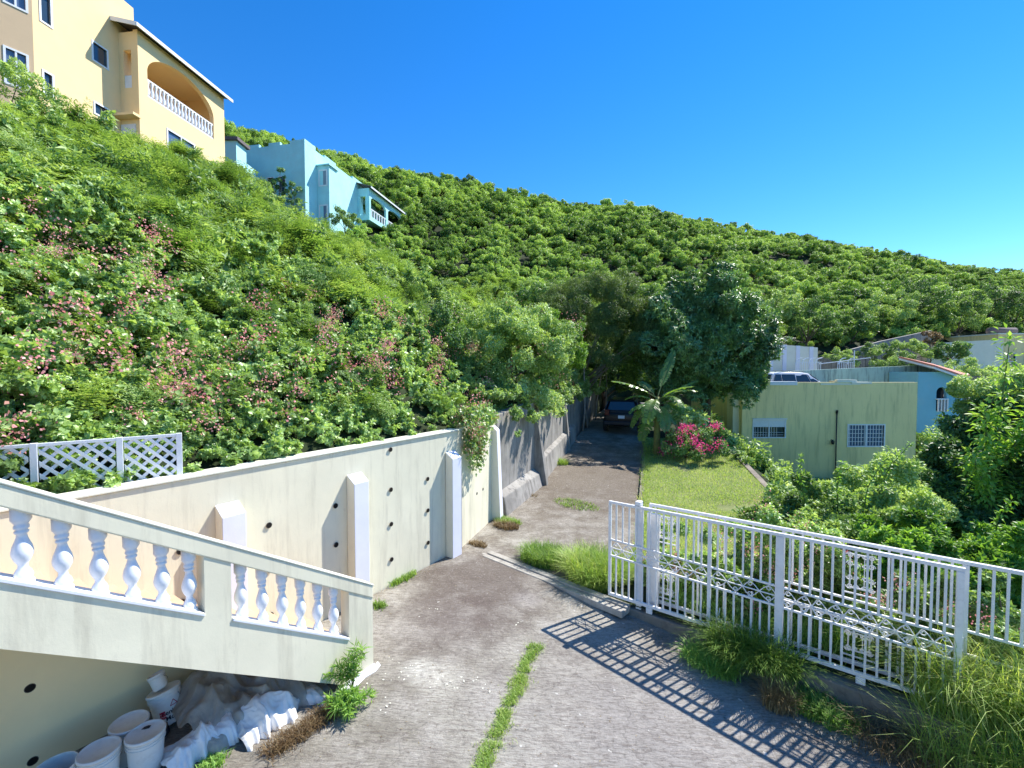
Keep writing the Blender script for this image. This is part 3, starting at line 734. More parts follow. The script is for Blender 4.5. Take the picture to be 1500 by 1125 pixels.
def railing(name, label, cat, O, s0, s1, stiles, zb, zt, posts=(), deco=(), pitch=.116, ms=None):
    ms = s0 if ms is None else ms
    root = thing(name, label, cat, O+GD*s0)
    r1 = lambda s: 1.07-.035*s; r2 = lambda s: .79-.035*s
    def rail(lo, hi, dpt=.022, s0=s0):
        bm = bmesh.new(); f = lambda s, y, z: O+GD*s+GN*y+UP*z
        hexa(bm, [f(s0,-dpt,lo(s0)), f(s1,-dpt,lo(s1)), f(s1,dpt,lo(s1)), f(s0,dpt,lo(s0)), f(s0,-dpt,hi(s0)), f(s1,-dpt,hi(s1)), f(s1,dpt,hi(s1)), f(s0,dpt,hi(s0))])
        return bm
    kid(obj('top_rail', rail(lambda s: zt-.045, lambda s: zt), M['gatew'], bevel=.004), root)
    kid(obj('bottom_rail', rail(lambda s: zb, lambda s: zb+.05), M['gatew'], bevel=.004), root)
    kid(obj('middle_rail', rail(lambda s: r1(s)-.028, r1, .014, ms), M['gatew'], bevel=.003), root)
    kid(obj('middle_rail', rail(lambda s: r2(s)-.028, r2, .014, ms), M['gatew'], bevel=.003), root)
    if ms == s0: kid(obj('middle_rail', rail(lambda s: (r1(s)+r2(s))/2-.022, lambda s: (r1(s)+r2(s))/2-.008, .006, ms), M['gatew']), root)
    for s, w in stiles:
        bm = bmesh.new(); obox(bm, O, GD, GN, (s-w/2, s+w/2), (-.024, .024), (zb+.052, zt-.047)); kid(obj('stile', bm, M['gatew'], bevel=.004), root)
    segs = sorted(s for s, _ in stiles)
    for a, b in zip(segs, segs[1:]):
        n = max(1, round((b-a)/(pitch if a >= ms else .42))); p = (b-a)/n
        for i in range(1, n):
            s = a+p*i
            if any(d0-.01 < s < d1+.01 for d0, d1 in deco): continue
            bm = bmesh.new(); h = .0125
            obox(bm, O, GD, GN, (s-h, s+h), (-h, h), (r1(s)+.001, zt-.046)); kid(obj('bar', bm, M['gatew']), root); bm = bmesh.new(); obox(bm, O, GD, GN, (s-h, s+h), (-h, h), (zb+.051, r2(s)-.03))
            kid(obj('bar', bm, M['gatew']), root)
        if a < ms or ms > s0: continue
        bm = bmesh.new(); scrollband(bm, O, GD, a+.03, b-.03, r1, lambda s: r2(s)-.03); kid(obj('scrollwork', bm, M['gatew']), root)
    for d0, d1 in deco:
        for (za, zc) in ((r1(d0)+.06, zt-.10), (zb+.10, r2(d1)-.08)):
            bm = bmesh.new(); ironpanel(bm, O, GD, GN, d0, d1, za, zc)
            for s in (d0+.006, d1-.006): obox(bm, O, GD, GN, (s-.009, s+.009), (-.009, .009), (za-.08, zc+.08))
            kid(obj('ornament_panel', bm, M['gatew']), root)
    return root
gate = railing('sliding_gate', 'white iron sliding gate standing open along the kerb, nearest the drive', 'gate', GO, 0, 4.36,
               [(.02, .045), (1.63, .05), (2.54, .10), (4.32, .065)], .075, 1.725)
for s in (.72, 3.45):
    bm = bmesh.new(); obox(bm, GO, GD, GN, (s-.05, s+.05), (-.02, .026), (-.02, .073)); kid(obj('gate_wheel_bracket', bm, M['gatew'], bevel=.004), gate)
for z0 in (1.30, .22):
    bm = bmesh.new()
    c = GO+GD*1.82+UP*z0
    for sx in (-1, 1):
        tube(bm, [c+UP*(.20 if z0 > 1 else 0), c+GD*(sx*.05)+UP*.08, c+GD*(sx*.035)+UP*(0 if z0 > 1 else .2)], .005, 4); scroll(bm, c+GD*(sx*.045)+UP*(.2 if z0 > 1 else .0), GD*sx, .028, 1.1)
    kid(obj('heart_ornament', bm, M['gatew']), gate)
GO2 = GO-GN*.24
railing('metal_fence', 'white iron fence with square ornament panels standing right behind the sliding gate', 'fence', GO2, .62, 7.3,
        [(.64, .045), (2.56, .04), (4.40, .06), (5.9, .06), (7.27, .05)], .075, 1.735, deco=((.72, 1.08), (3.24, 3.62)), ms=2.56)
for s, off, w, zt, lab in ((.52, -.045, .045, 1.80, 'narrow white guide post rising above the gate rail'), (.72, -.135, .10, 1.60, 'wide grey white box post just behind the narrow guide post')):
    bm = bmesh.new(); obox(bm, GO, GD, GN, (s-w, s+w), (off-.04, off+.015), (-.3, zt))
    if zt > 1.7: obox(bm, GO, GD, GN, (s-w, s+w), (off+.017, off+.085), (zt-.062, zt))
    tag(obj('gate_post', bm, M['gatew'], bevel=.005), lab, 'gate post', 'gate posts')

# ================================================================== BUILDINGS
def window(parent, O, e, nn, s0, s1, z0, z1, fm, gm, mull=1, bars=0, fw=.07, rows=0, proud=.03, depth=.08):
    bm = bmesh.new(); yr = (-depth, proud)
    obox(bm, O, e, nn, (s0-fw, s1+fw), yr, (z0-fw, z0)); obox(bm, O, e, nn, (s0-fw, s1+fw), yr, (z1, z1+fw))
    obox(bm, O, e, nn, (s0-fw, s0), yr, (z0, z1)); obox(bm, O, e, nn, (s1, s1+fw), yr, (z0, z1))
    for k in range(mull):
        c = s0+(s1-s0)*(k+1)/(mull+1); obox(bm, O, e, nn, (c-.035, c+.035), (-depth+.01, proud-.01), (z0, z1))
    fr = obj('window', bm, fm, parent); fr.matrix_parent_inverse = Matrix.Translation(-Vector(parent.location))
    bm = bmesh.new(); obox(bm, O, e, nn, (s0-.01, s1+.01), (-depth-.03, -depth+.005), (z0-.01, z1+.01)); p = obj('pane', bm, gm, fr)
    if bars:
        bm = bmesh.new()
        for k in range(bars):
            c = s0+(s1-s0)*(k+.5)/bars; obox(bm, O, e, nn, (c-.012, c+.012), (-.03, -.008), (z0, z1))
        for k in range(rows):
            c = z0+(z1-z0)*(k+1)/(rows+1); obox(bm, O, e, nn, (s0, s1), (-.034, -.004), (c-.012, c+.012))
        obj('window_bars', bm, fm, fr)
    return fr
def part(name, bm, m, root, **k): return kid(obj(name, bm, m, **k), root)
LBY = 24.5
# ---- lemon yellow building, right
LB = at(1087, 600, LBY); LX0 = LB.x; LX1 = at(1343, 600, LBY).x; LT = at(1300, 560, LBY).z
lem = thing('apartment_block', 'lemon yellow flat roofed building below the lawn with a car parked on its roof deck', 'building', (LX0, LBY, -4))
O = Vector((LX0, LBY, 0)); nF = Vector((0, -1, 0)); wd = LX1-LX0
w1 = [at(1104, 616, LBY), at(1149, 640, LBY)]; w2 = [at(1243, 623, LBY), at(1294, 653, LBY)]
op = [(w1[0].x-LX0, w1[1].x-LX0, w1[1].z, w1[0].z), (w2[0].x-LX0, w2[1].x-LX0, w2[1].z, w2[0].z), (1.3, 2.3, -2.9, -1.75), (6.6, 8.0, -3.1, -2.0)]
bm = bmesh.new(); facade(bm, O, X_, nF, 0, wd, -4.2, LT, .25, op); part('front_wall', bm, M['lemon'], lem)
bm = bmesh.new(); box(bm, LX0+.002, LX0+.25, LBY+.252, 31.5, -4.2, LT-.02); part('side_wall', bm, M['lemon'], lem)
bm = bmesh.new(); box(bm, LX1-.25, LX1-.002, LBY+.252, 31, -4.2, LT-.1); part('side_wall', bm, M['lemon'], lem)
bm = bmesh.new(); box(bm, LX0+.252, LX1-.252, LBY+.252, 31.5, 1.70, 2.07); part('roof_deck', bm, M['kerb'], lem)
for a, b, z0, z1, m in ((1.5, 3.0, -.16, .06, 'white'), (6.0, 7.1, -.10, -.02, 'cream_trim')):
    bm = bmesh.new(); box(bm, LX0+a, LX0+b+.0, LBY-.06, LBY+.28, LT+z0, LT+z1*.4+.02); part('parapet_coping', bm, M[m], lem)
bm = bmesh.new(); box(bm, LX0+4.3, LX0+6.5, LBY-.035, LBY+.27, LT-.15, LT-.06); box(bm, LX0+5.25, LX0+6.35, LBY+.02, LBY+.24, LT-.055, LT+.14); part('parapet_step', bm, M['cream_trim'], lem)
fr = window(lem, O, X_, nF, *op[0], M['white'], M['glass'], 1, 0)
bm = bmesh.new(); obox(bm, O, X_, nF, (op[0][0], op[0][1]), (-.05, .012), (op[0][3]-.36, op[0][3])); obox(bm, O, X_, nF, (op[0][0]-.1, op[0][1]+.1), (0, .09), (op[0][3]+.072, op[0][3]+.12)); obj('shutter_box', bm, M['white'], fr)
bm = bmesh.new()
for k in range(9): obox(bm, O, X_, nF, (op[0][0]+.1+k*.15, op[0][0]+.115+k*.15), (-.04, -.02), (op[0][2], op[0][3]-.36))
for k in range(2): obox(bm, O, X_, nF, (op[0][0], op[0][1]), (-.042, -.022), (op[0][2]+.1+k*.14, op[0][2]+.115+k*.14))
obj('window_bars', bm, M['white'], fr)
window(lem, O, X_, nF, *op[1], M['white'], M['glassb'], 1, 12, rows=4)
window(lem, O, X_, nF, *op[2], M['white'], M['glass'], 1); window(lem, O, X_, nF, *op[3], M['white'], M['glassb'], 1, 8, rows=3)
cp = at(1226, 605, LBY-.07); cb = at(1227, 672, LBY-.07)
bm = bmesh.new(); tube(bm, [(cp.x, LBY-.07, cb.z-2), (cp.x, LBY-.07, cp.z), ], .03, 8); tube(bm, [(cp.x, LBY-.07, cp.z-.02), (cp.x, LBY-.07, cp.z+.1), (cp.x+.0, LBY-.1, cp.z+.14)], .055, 8)
part('conduit_pipe', bm, M['darkbar'], lem, smooth=True)
lp = at(1220, 648, LBY-.1); bm = bmesh.new(); lathe(bm, [(.02, .12), (.05, .1), (.085, .05), (.06, -.1), (.02, -.12)], 10, Matrix.Translation(lp)); obox(bm, Vector((lp.x, LBY, 0)), X_, nF, (-.03, .03), (0, .1), (lp.z+.1, lp.z+.14)); part('wall_lamp', bm, M['darkbar'], lem)
bm = bmesh.new(); box(bm, LX0-.35, LX0-.002, LBY+.3, LBY+1.0, -4, 2.6); part('corner_pilaster', bm, M['palebark'] if False else M['cream'], lem)

# ---- walls on the terraces behind
def simplewall(name, label, a, b, za, zb, th, m, zb0=-4, pil=0, cap=None, cat='wall', piln=.06):
    a = Vector((a[0], a[1], 0)); b = Vector((b[0], b[1], 0)); dd = (b-a).normalized(); nn = Vector((dd.y, -dd.x, 0)); Lw = (b-a).length
    root = thing(name, label, cat, a+UP*zb0)
    bm = bmesh.new(); wall_run(bm, a, b, th, zb0, za, zb, -nn); part('wall', bm, m, root)
    for k in range(pil):
        s = Lw*(k+.5)/pil; z = za+(zb-za)*s/Lw; bm = bmesh.new(); obox(bm, a, dd, nn, (s-.16, s+.16), (.001, piln), (zb0, z+.02)); part('pilaster', bm, cap or m, root)
    return root
p0, p1 = at(1120, 545, 32), at(1373, 534, 32)
simplewall('terrace_wall', 'long mint green garden wall with black water stains behind the lemon building', (p0.x, 32), (p1.x, 32), p0.z, p1.z, .25, M['teal'], cap=M['blue'], pil=0)
p0, p1 = at(1120, 503, 37), at(1198, 509, 37)
simplewall('boundary_wall', 'plain white wall with pilasters beside the mango tree crown', (p0.x, 37), (p1.x, 37), p0.z, p1.z, .25, M['cream_trim'], zb0=-2, pil=4, cap=M['lav'])
p0, p1 = at(1200, 525, 42), at(1290, 500, 43.5); p2 = at(1365, 484, 46)
simplewall('slope_wall', 'grey concrete wall climbing below the dark trees, its lower left run', (p0.x, 42), (p1.x, 43.5), p0.z, p1.z, .3, M['greyc'])
simplewall('slope_wall', 'taller shaded grey concrete wall at the right end of the climbing wall', (p1.x+.05, 43.6), (p2.x, 46), p1.z, p2.z, .3, M['greyc'])
# terrace slabs that carry them
bm = bmesh.new(); box(bm, LX0+.3, 60, 31.5, 34.8, -6, 2.0); box(bm, 17, 60, 34.8, 44.4, -6, 3.4); box(bm, 37, 75, 44.4, 50, -6, 4.4); tag(obj('terrace', bm, M['kerb']), kind='structure')
# white railing with hooked tops
rl = at(1165, 545, 34.5); rr = at(1201, 545, 34.5)
def hook_rail(x0, x1, y, z0, z1, n, label):
    root = thing('white_railing', label, 'railing', (x0, y, z0), group='white railings on the terrace')
    bm = bmesh.new(); box(bm, x0, x1, y-.02, y+.02, z1-.05, z1); box(bm, x0, x1, y-.02, y+.02, z0+.1, z0+.15)
    k = x0
    while k <= x1: box(bm, k-.02, k+.02, y-.012, y+.012, z0, z1-.05); k += .14
    part('rail_panel', bm, M['white'], root)
    for i in range(n):
        c = x0+(x1-x0)*(i+.5)/n; bm = bmesh.new()
        tube(bm, [(c-.3, y-.05, z1-.2), (c-.2, y-.05, z1+.12), (c, y-.05, z1+.26), (c+.25, y-.05, z1+.3)], .035, 6); part('curved_arm', bm, M['white'], root)
hook_rail(rl.x, rr.x+.1, 34.5, 3.4, at(1180, 530, 34.5).z, 4, 'white terrace railing with four curved arms, near the white wall')
hook_rail(at(1227, 540, 34.5).x, at(1252, 540, 34.5).x, 34.5, 3.4, at(1240, 530, 34.5).z, 2, 'short white terrace railing with two curved arms, further right')
bm = bmesh.new(); a, b = at(1200, 533, 34.6), at(1275, 524, 34.6); tube(bm, [a, b], .035, 6)
tube(bm, [(at(1252, 500, 34.6).x, 34.6, 3.4), (at(1252, 500, 34.6).x, 34.6, at(1252, 513, 34.6).z)], .035, 6); tag(obj('pipe_rail', bm, M['white']), 'thin white sloping pipe rail above the mint wall', 'rail')

# ---- blue house with red roof
bh = thing('small_house', 'turquoise house with a salmon red roof at the far right of the mint wall', 'house', (28, 29.5, -4))
bx0 = at(1345, 560, 29.6).x; bx1 = at(1398, 560, 29.6).x; zt = at(1380, 545, 29.6).z
Ob = Vector((bx0, 29.6, 0)); aw = [at(1372, 567, 29.6), at(1386, 602, 29.6)]
op_ = [(aw[0].x-bx0, aw[1].x-bx0, aw[1].z, aw[0].z)]
bm = bmesh.new(); facade(bm, Ob, X_, nF, 0, bx1-bx0, -4, zt, .2, op_); arch_fill(bm, Ob, X_, nF, op_[0][0], op_[0][1], op_[0][3]-.35, op_[0][3], .2); part('wall', bm, M['blue'], bh)
bm = bmesh.new(); box(bm, bx0+.21, bx1-.01, 30.3, 30.5, -4, zt-.1); part('back_wall', bm, M['glass'], bh)
bm = bmesh.new(); box(bm, bx0, bx0+.2, 29.81, 31.9, -4, zt); part('side_wall', bm, M['blue'], bh)
e2 = Vector((.80, .60, 0)); n2_ = Vector((.6, -.8, 0)); O2 = Vector((bx1, 29.6, 0))
bm = bmesh.new(); facade(bm, O2+e2*.01, e2, n2_, 0, 3.0, -4, zt-.35, .2, [(.3, 1.1, 1.2, 2.7), (1.6, 2.5, 1.2, 2.7)])
for a, b in ((.3, 1.1), (1.6, 2.5)): arch_fill(bm, O2+e2*.01, e2, n2_, a, b, 2.35, 2.7, .2)
part('veranda_wall', bm, M['blue'], bh)
bm = bmesh.new(); obox(bm, O2, e2, n2_, (0, 3), (-1.4, -1.2), (-4, zt-.4)); part('veranda_back', bm, M['glass'], bh)
bm = bmesh.new()
q = [Vector((bx0+.75, 29.3, zt+.35)), Vector((bx1+.15, 29.2, zt-.30)), O2+e2*3.3+n2_*.3+UP*(zt-.32), O2+e2*3.3-n2_*1.6+UP*(zt+.45), Vector((bx0+.75, 32, zt+1.0))]
prism(bm, q, UP*.12); part('roof', bm, M['redroof'], bh)
bm = bmesh.new(); prism(bm, [p-UP*.13 for p in q], UP*.12); part('fascia', bm, M['white'], bh)
bm = bmesh.new(); c = Ob+X_*(op_[0][0]+.35)
for k in range(4): box(bm, Ob.x+op_[0][0]+.06+k*.2, Ob.x+op_[0][0]+.13+k*.2, 29.5, 29.58, op_[0][2]-.05, op_[0][2]+.75)
box(bm, Ob.x+op_[0][0]-.05, Ob.x+op_[0][1]+.05, 29.48, 29.59, op_[0][2]+.76, op_[0][2]+.84); part('balcony_rail', bm, M['white'], bh)

# ---- cream house at right edge
chx = at(1462, 500, 47); zt = at(1480, 490, 47).z
ch = thing('cream_house', 'pale lemon house at the right edge behind the light green sapling', 'house', (chx.x, 47, 2))
Oc = Vector((chx.x, 47, 0)); a, b = at(1478, 518, 47), at(1487, 529, 47)
bm = bmesh.new(); facade(bm, Oc, X_, nF, 0, 14, -3, zt, .25, [(a.x-Oc.x, b.x-Oc.x, b.z, a.z), (4.2, 5.4, b.z, a.z)]); part('wall', bm, M['lemon'], ch)
window(ch, Oc, X_, nF, a.x-Oc.x, b.x-Oc.x, b.z, a.z, M['white'], M['glass'], 0); window(ch, Oc, X_, nF, 4.2, 5.4, b.z, a.z, M['white'], M['glass'], 1)
bm = bmesh.new(); box(bm, Oc.x, Oc.x+.25, 47.26, 53, -3, zt); part('side_wall', bm, M['lemon'], ch)
bm = bmesh.new(); box(bm, Oc.x-.1, Oc.x+14, 46.9, 53.2, zt+.003, zt+.15); part('roof', bm, M['cream_trim'], ch)
bm = bmesh.new(); tube(bm, [(Oc.x+.6, 48.5, zt+.5), (Oc.x+3.4, 48.5, zt+.5)], .36, 14); tag(obj('water_tank', bm, M['roof'], smooth=True), 'dark grey tank lying on the roof of the pale lemon house', 'tank')
p0, p1 = at(1362, 503, 44), at(1470, 497, 44)
simplewall('garden_wall', 'pale cream wall behind the clipped dark hedge', (p0.x, 44), (p1.x, 44), p0.z, p1.z, .25, M['cream_trim'])

# ---- apricot house, upper left
eD = Vector((.115, .9934, 0)).normalized(); nD = Vector((eD.y, -eD.x, 0))      # facade direction and normal (towards the gully)
K = at(203, 120, 27); KO = Vector((K.x, 27, 0))
def sat(px, py): # s, z on balcony facade plane
    r = ray(px, py); det = eD.x*(-r[1])+eD.y*r[0]; s = (-KO.x*(-r[1])-KO.y*r[0])/det; y = KO.y+s*eD.y; return s, H+r[2]*(y/r[1])
def satp(px, py, O_):
    r = ray(px, py); det = eD.x*(-r[1])+eD.y*r[0]; s = (-O_.x*(-r[1])-O_.y*r[0])/det; y = O_.y+s*eD.y; return s, H+r[2]*(y/r[1])
ap = thing('hillside_house', 'tall apricot house with an arched balcony high on the bank, upper left', 'house', KO+UP*14)
ws, wz1 = sat(328, 155); wlen = ws; zr = 24.1
s_a, z_a = sat(217, 147); s_b, z_b = sat(312, 202)
bal0, bal1 = sat(216, 118)[0], sat(313, 178)[0]
zfl = 20.55
ztop_arch = 23.55
lw0 = sat(246, 200)[0]; lw1 = sat(284, 225)[0]
print('apricot', wlen, bal0, bal1, sat(217,118), sat(312,178), sat(217,147), sat(312,202), sat(203,50), sat(328,155), sat(246,190), sat(246,218), sat(283,210), sat(283,235))
bm = bmesh.new(); ops = [(bal0, bal1, zfl, ztop_arch), (lw0, lw1, 17.75, 19.25)]
facade(bm, KO, eD, nD, 0, wlen, 12, zr, .3, ops); arch_fill(bm, KO, eD, nD, bal0, bal1, zfl+1.5, ztop_arch, .3, 16); part('balcony_wall', bm, M['yellow'], ap)
window(ap, KO, eD, nD, *ops[1], M['white'], M['glassb'], 1, fw=.1)
sd = 1.25
bm = bmesh.new(); fO = KO-nD*.302; facade(bm, KO, -nD, -eD, .302, sd, 12, zr-.1, .25, [(.45, .95, zfl+.2, zfl+2.4)]); part('side_wall', bm, M['yellow'], ap)
bm = bmesh.new(); obox(bm, KO, -nD, -eD, (.44, .96), (-.15, -.05), (zfl+.2, zfl+.95)); part('side_balustrade', bm, M['white'], ap)
bm = bmesh.new(); obox(bm, KO, eD, nD, (0.26, wlen-.0), (-4.2, -.31), (zfl-.25, zfl-.02)); part('balcony_floor', bm, M['yellow'], ap)
bm = bmesh.new(); obox(bm, KO, eD, nD, (.26, wlen), (-3.6, -3.4), (zfl, zr-.1)); obox(bm, KO, eD, nD, (wlen-.25, wlen-.001), (-3.39, -.31), (12, zr-.1)); obox(bm, KO, eD, nD, (.2, wlen), (-3.6, -.31), (zr-.2, zr-.11)); part('inner_wall', bm, M['yellow'], ap)
# balusters of the balcony
bm = bmesh.new(); obox(bm, KO, eD, nD, (bal0, bal1), (-.22, -.04), (zfl+.98, zfl+1.08)); obox(bm, KO, eD, nD, (bal0, bal1), (-.22, -.04), (zfl+.002, zfl+.10)); part('balcony_rail', bm, M['white'], ap)
nb = 19
for k in range(nb):
    s = bal0+(bal1-bal0)*(k+.5)/nb; bm = bmesh.new(); P = KO+eD*s-nD*.13+UP*(zfl+.1)
    lathe(bm, [(.09, 0), (.075, .1), (.11, .3), (.06, .6), (.085, .78), (.09, .88)], 8, Matrix.Translation(P)); part('baluster', bm, M['white'], ap, smooth=True)
# sloping roof over balcony
bm = bmesh.new(); f = lambda s, y, z: KO+eD*s+nD*y+UP*z
hexa(bm, [f(-.45,.45,zr+.0), f(wlen+.35,.45,zr+.0), f(wlen+.35,-4.2,zr+1.25), f(-.45,-4.2,zr+1.25), f(-.45,.45,zr+.07), f(wlen+.35,.45,zr+.07), f(wlen+.35,-4.2,zr+1.33), f(-.45,-4.2,zr+1.33)]); part('roof', bm, M['roof'], ap)
bm = bmesh.new(); hexa(bm, [f(-.47,.47,zr-.16), f(wlen+.37,.47,zr-.16), f(wlen+.37,.40,zr-.16), f(-.47,.40,zr-.16), f(-.47,.47,zr+.045), f(wlen+.37,.47,zr+.045), f(wlen+.37,.40,zr+.045), f(-.47,.40,zr+.045)])
hexa(bm, [f(-.49,.40,zr-.17), f(-.452,.40,zr-.17), f(-.452,-1.3,zr+.29), f(-.49,-1.3,zr+.29), f(-.49,.40,zr+.06), f(-.452,.40,zr+.06), f(-.452,-1.3,zr+.54), f(-.49,-1.3,zr+.54)]); part('fascia', bm, M['white'], ap)
# main block
MO = KO-nD*sd; zm = 26.2; sE = 1.0
print('main end', satp_(190,43) if False else '')
sB0 = satp(50, 100, MO)[0]
def wp(x0, y0, x1, y1):
    a = satp(x0, y0, MO); b = satp(x1, y1, MO); return (a[0], b[0], None, None), a, b
wins = []
for (xa, ya0, ya1, xb, yb0, yb1) in ((136, 62, 88, 156, 74, 98), (64, 104, 135, 76, 112, 145), (139, 152, 165, 158, 160, 175), (59, -12, 26, 73, 2, 40)):
    a0, a1 = satp(xa, ya0, MO), satp(xa, ya1, MO); b0, b1 = satp(xb, yb0, MO), satp(xb, yb1, MO)
    wins.append((a0[0], b0[0], (a1[1]+b1[1])/2, (a0[1]+b0[1])/2))
print('wins', wins, sB0)
bm = bmesh.new(); facade(bm, MO, eD, nD, sB0, sE, 12, zm, .3, wins); part('main_wall', bm, M['yellow'], ap)
for w_ in wins: window(ap, MO, eD, nD, *w_, M['white'], M['glass'], 0, fw=.09)
bm = bmesh.new(); obox(bm, MO, eD, nD, (sB0+.3, sE-.3), (-6, -.31), (zm-.4, zm-.15)); part('roof_slab', bm, M['cream_trim'], ap)
bm = bmesh.new(); obox(bm, MO, eD, nD, (sE-.3, sE-.002), (-6, -.31), (12, zm)); part('end_wall', bm, M['yellow'], ap)
# left return, angled
eA = Vector((-.50, -.866, 0)); nA = Vector((.866, -.50, 0)); AO = MO+eD*sB0
def sata(px, py):
    r = ray(px, py); det = eA.x*(-r[1])+eA.y*r[0]; s = (-AO.x*(-r[1])-AO.y*r[0])/det; y = AO.y+s*eA.y; return s, H+r[2]*(y/r[1])
wa = []
for (xa, ya0, ya1, xb, yb0, yb1) in ((38, 82, 130, 8, 70, 120), (36, -25, 14, 6, -40, 2)):
    a0, a1 = sata(xa, ya0), sata(xa, ya1); b0, b1 = sata(xb, yb0), sata(xb, yb1); wa.append((a0[0], b0[0], (a1[1]+b1[1])/2, (a0[1]+b0[1])/2))
print('wa', wa)
bm = bmesh.new(); facade(bm, AO-eA*.0+nA*.0, eA, nA, .004, 5.5, 12, zm, .3, wa); part('left_wall', bm, M['tan'], ap)
for w_ in wa: window(ap, AO, eA, nA, *w_, M['white'], M['glassb'], 1, fw=.09)
bm = bmesh.new(); s_, z_ = satp(172, 165, MO); obox(bm, KO, -nD, -eD, (-.1, sd), (0, .5), (18.9, 19.05)); part('canopy', bm, M['yellow'], ap)
bm = bmesh.new(); obox(bm, KO, -nD, -eD, (.25, sd-.05), (.003, .05), (16, 18.6)); part('door', bm, M['white'], ap)

# ---- turquoise house behind, and its neighbour between
eT = Vector((.20, .98, 0)).normalized(); nT = Vector((eT.y, -eT.x, 0)); TK = at(447, 270, 44); TO = Vector((TK.x, 44, 0))
def satt(px, py, O_=None):
    O_ = O_ or TO; r = ray(px, py); det = eT.x*(-r[1])+eT.y*r[0]; s = (-O_.x*(-r[1])-O_.y*r[0])/det; y = O_.y+s*eT.y; return s, H+r[2]*(y/r[1])
print('teal', satt(447, 206), satt(530, 262), satt(545,300), satt(590,300), satt(447,330))
th_ = thing('turquoise_house', 'turquoise house with a corner balcony, standing alone on the bank below the ridge', 'house', TO+UP*12)
zt = satt(447, 209)[1]; L1 = satt(531, 262)[0]; ztl = satt(531, 268)[1]
bm = bmesh.new(); facade(bm, TO, eT, nT, 0, L1, 12, zt, .3, []); part('front_wall', bm, M['mint'], th_)
for k, (a, b, dz_) in enumerate(((0, 1.7, .35), (3.2, 5.2, .25), (L1-2.2, L1, .3))):
    bm = bmesh.new(); obox(bm, TO, eT, nT, (a, b), (-.3, .004), (zt+.003, zt+dz_)); part('parapet', bm, M['mint'], th_)
bm = bmesh.new(); facade(bm, TO, -nT, -eT, .302, 12, 12, zt, .3, [(2.2, 2.9, zt-4.6, zt-3.1), (3.5, 4.2, zt-4.6, zt-3.1)]); part('side_wall', bm, M['mint'], th_)
for k in range(5):
    bm = bmesh.new(); obox(bm, TO, -nT, -eT, (.32+k*2.4, .32+k*2.4+1.3), (-.3, .003), (zt+.003, zt+.3)); part('parapet', bm, M['mint'], th_)
for a in (2.2, 3.5): window(th_, TO, -nT, -eT, a, a+.7, zt-4.6, zt-3.1, M['white'], M['glass'], 0)
bm = bmesh.new(); obox(bm, TO, eT, nT, (.31, L1), (-11, -.31), (zt-.6, zt-.4)); obox(bm, TO, eT, nT, (L1-.3, L1-.001), (-11, -.31), (12, zt)); part('roof_slab', bm, M['mint'], th_)
# bay
b0, b1 = satt(465, 300)[0], satt(490, 300)[0]; zb = satt(470, 248)[1]
bm = bmesh.new(); pts = [TO+eT*b0+nT*.005, TO+eT*(b0+.02)+nT*1.35, TO+eT*(b0+1.3)+nT*1.35, TO+eT*(b0+2.3)+nT*.005]
prism(bm, [p+UP*12 for p in pts], UP*(zb-12)); part('bay', bm, M['mint'], th_)
bm = bmesh.new(); prism(bm, [p+UP*(zb+.003)+(p-TO-eT*(b0+1.1)).normalized()*.0 for p in [TO+eT*(b0-.15)+nT*.01, TO+eT*(b0-.15)+nT*1.5, TO+eT*(b0+1.4)+nT*1.5, TO+eT*(b0+2.5)+nT*.01]], UP*.12); part('bay_roof', bm, M['mint'], th_)
ex = (-nT); fo = TO+eT*(b0+.02)+nT*1.35
for zz in (zb-1.9, zb-5.4):
    window(th_, fo, -nT, -eT, .3, 1.05, zz, zz+1.4, M['white'], M['glassb'], 0, fw=.13, depth=-.005, proud=.04)
    d_ = (pts[3]-pts[2]).normalized(); n_2 = Vector((d_.y, -d_.x, 0)); window(th_, pts[2], d_, n_2, .3, .8, zz, zz+1.3, M['white'], M['glassb'], 0, depth=-.005, proud=.04)
# balcony block projecting
bp = 1.5; BO = TO+eT*(L1+.01)+nT*bp
c0 = satt(541, 300, BO); c1 = satt(589, 300, BO); zb1 = satt(541, 277, BO)[1]; zf = satt(545, 318, BO)[1]; print('balc', c0, c1, zb1, zf)
sA, sBn = c0[0], c1[0]
wdt = sBn-sA; mO = BO+eT*sA
bm = bmesh.new(); mid_ = wdt/2; o1 = [(.35, mid_-.25, zf, zf+2.5), (mid_+.25, wdt-.35, zf, zf+2.5)]
facade(bm, mO, eT, nT, 0, wdt, zf-.5, zf+3.2, .25, o1)
for a, b, _, __ in o1: arch_fill(bm, mO, eT, nT, a, b, zf+1.9, zf+2.5, .25)
part('balcony_wall', bm, M['mint'], th_)
bm = bmesh.new(); facade(bm, mO, -nT, -eT, .252, bp+1, zf-.5, zf+3.2, .2, [(.5, 1.2, zf+.1, zf+2.3)]); part('balcony_side', bm, M['mint'], th_)
bm = bmesh.new(); obox(bm, mO, eT, nT, (.21, wdt), (-bp-1, -.26), (zf-.3, zf-.02)); obox(bm, mO, eT, nT, (.21, wdt), (-bp-1.2, -bp-1.01), (12, zf+3.2)); part('balcony_floor', bm, M['mint'], th_)
bm = bmesh.new(); obox(bm, mO, eT, nT, (.5, wdt-.5), (-bp-.9, -bp-.3), (12, zf-.6)); part('lower_storey', bm, M['mint'], th_)
for a, b, _, __ in o1:
    bm = bmesh.new(); obox(bm, mO, eT, nT, (a, b), (-.2, -.03), (zf+.85, zf+.95)); n = 6
    for k in range(n):
        s = a+(b-a)*(k+.5)/n; obox(bm, mO, eT, nT, (s-.07, s+.07), (-.16, -.05), (zf+.0, zf+.848))
    part('balustrade', bm, M['white'], th_)
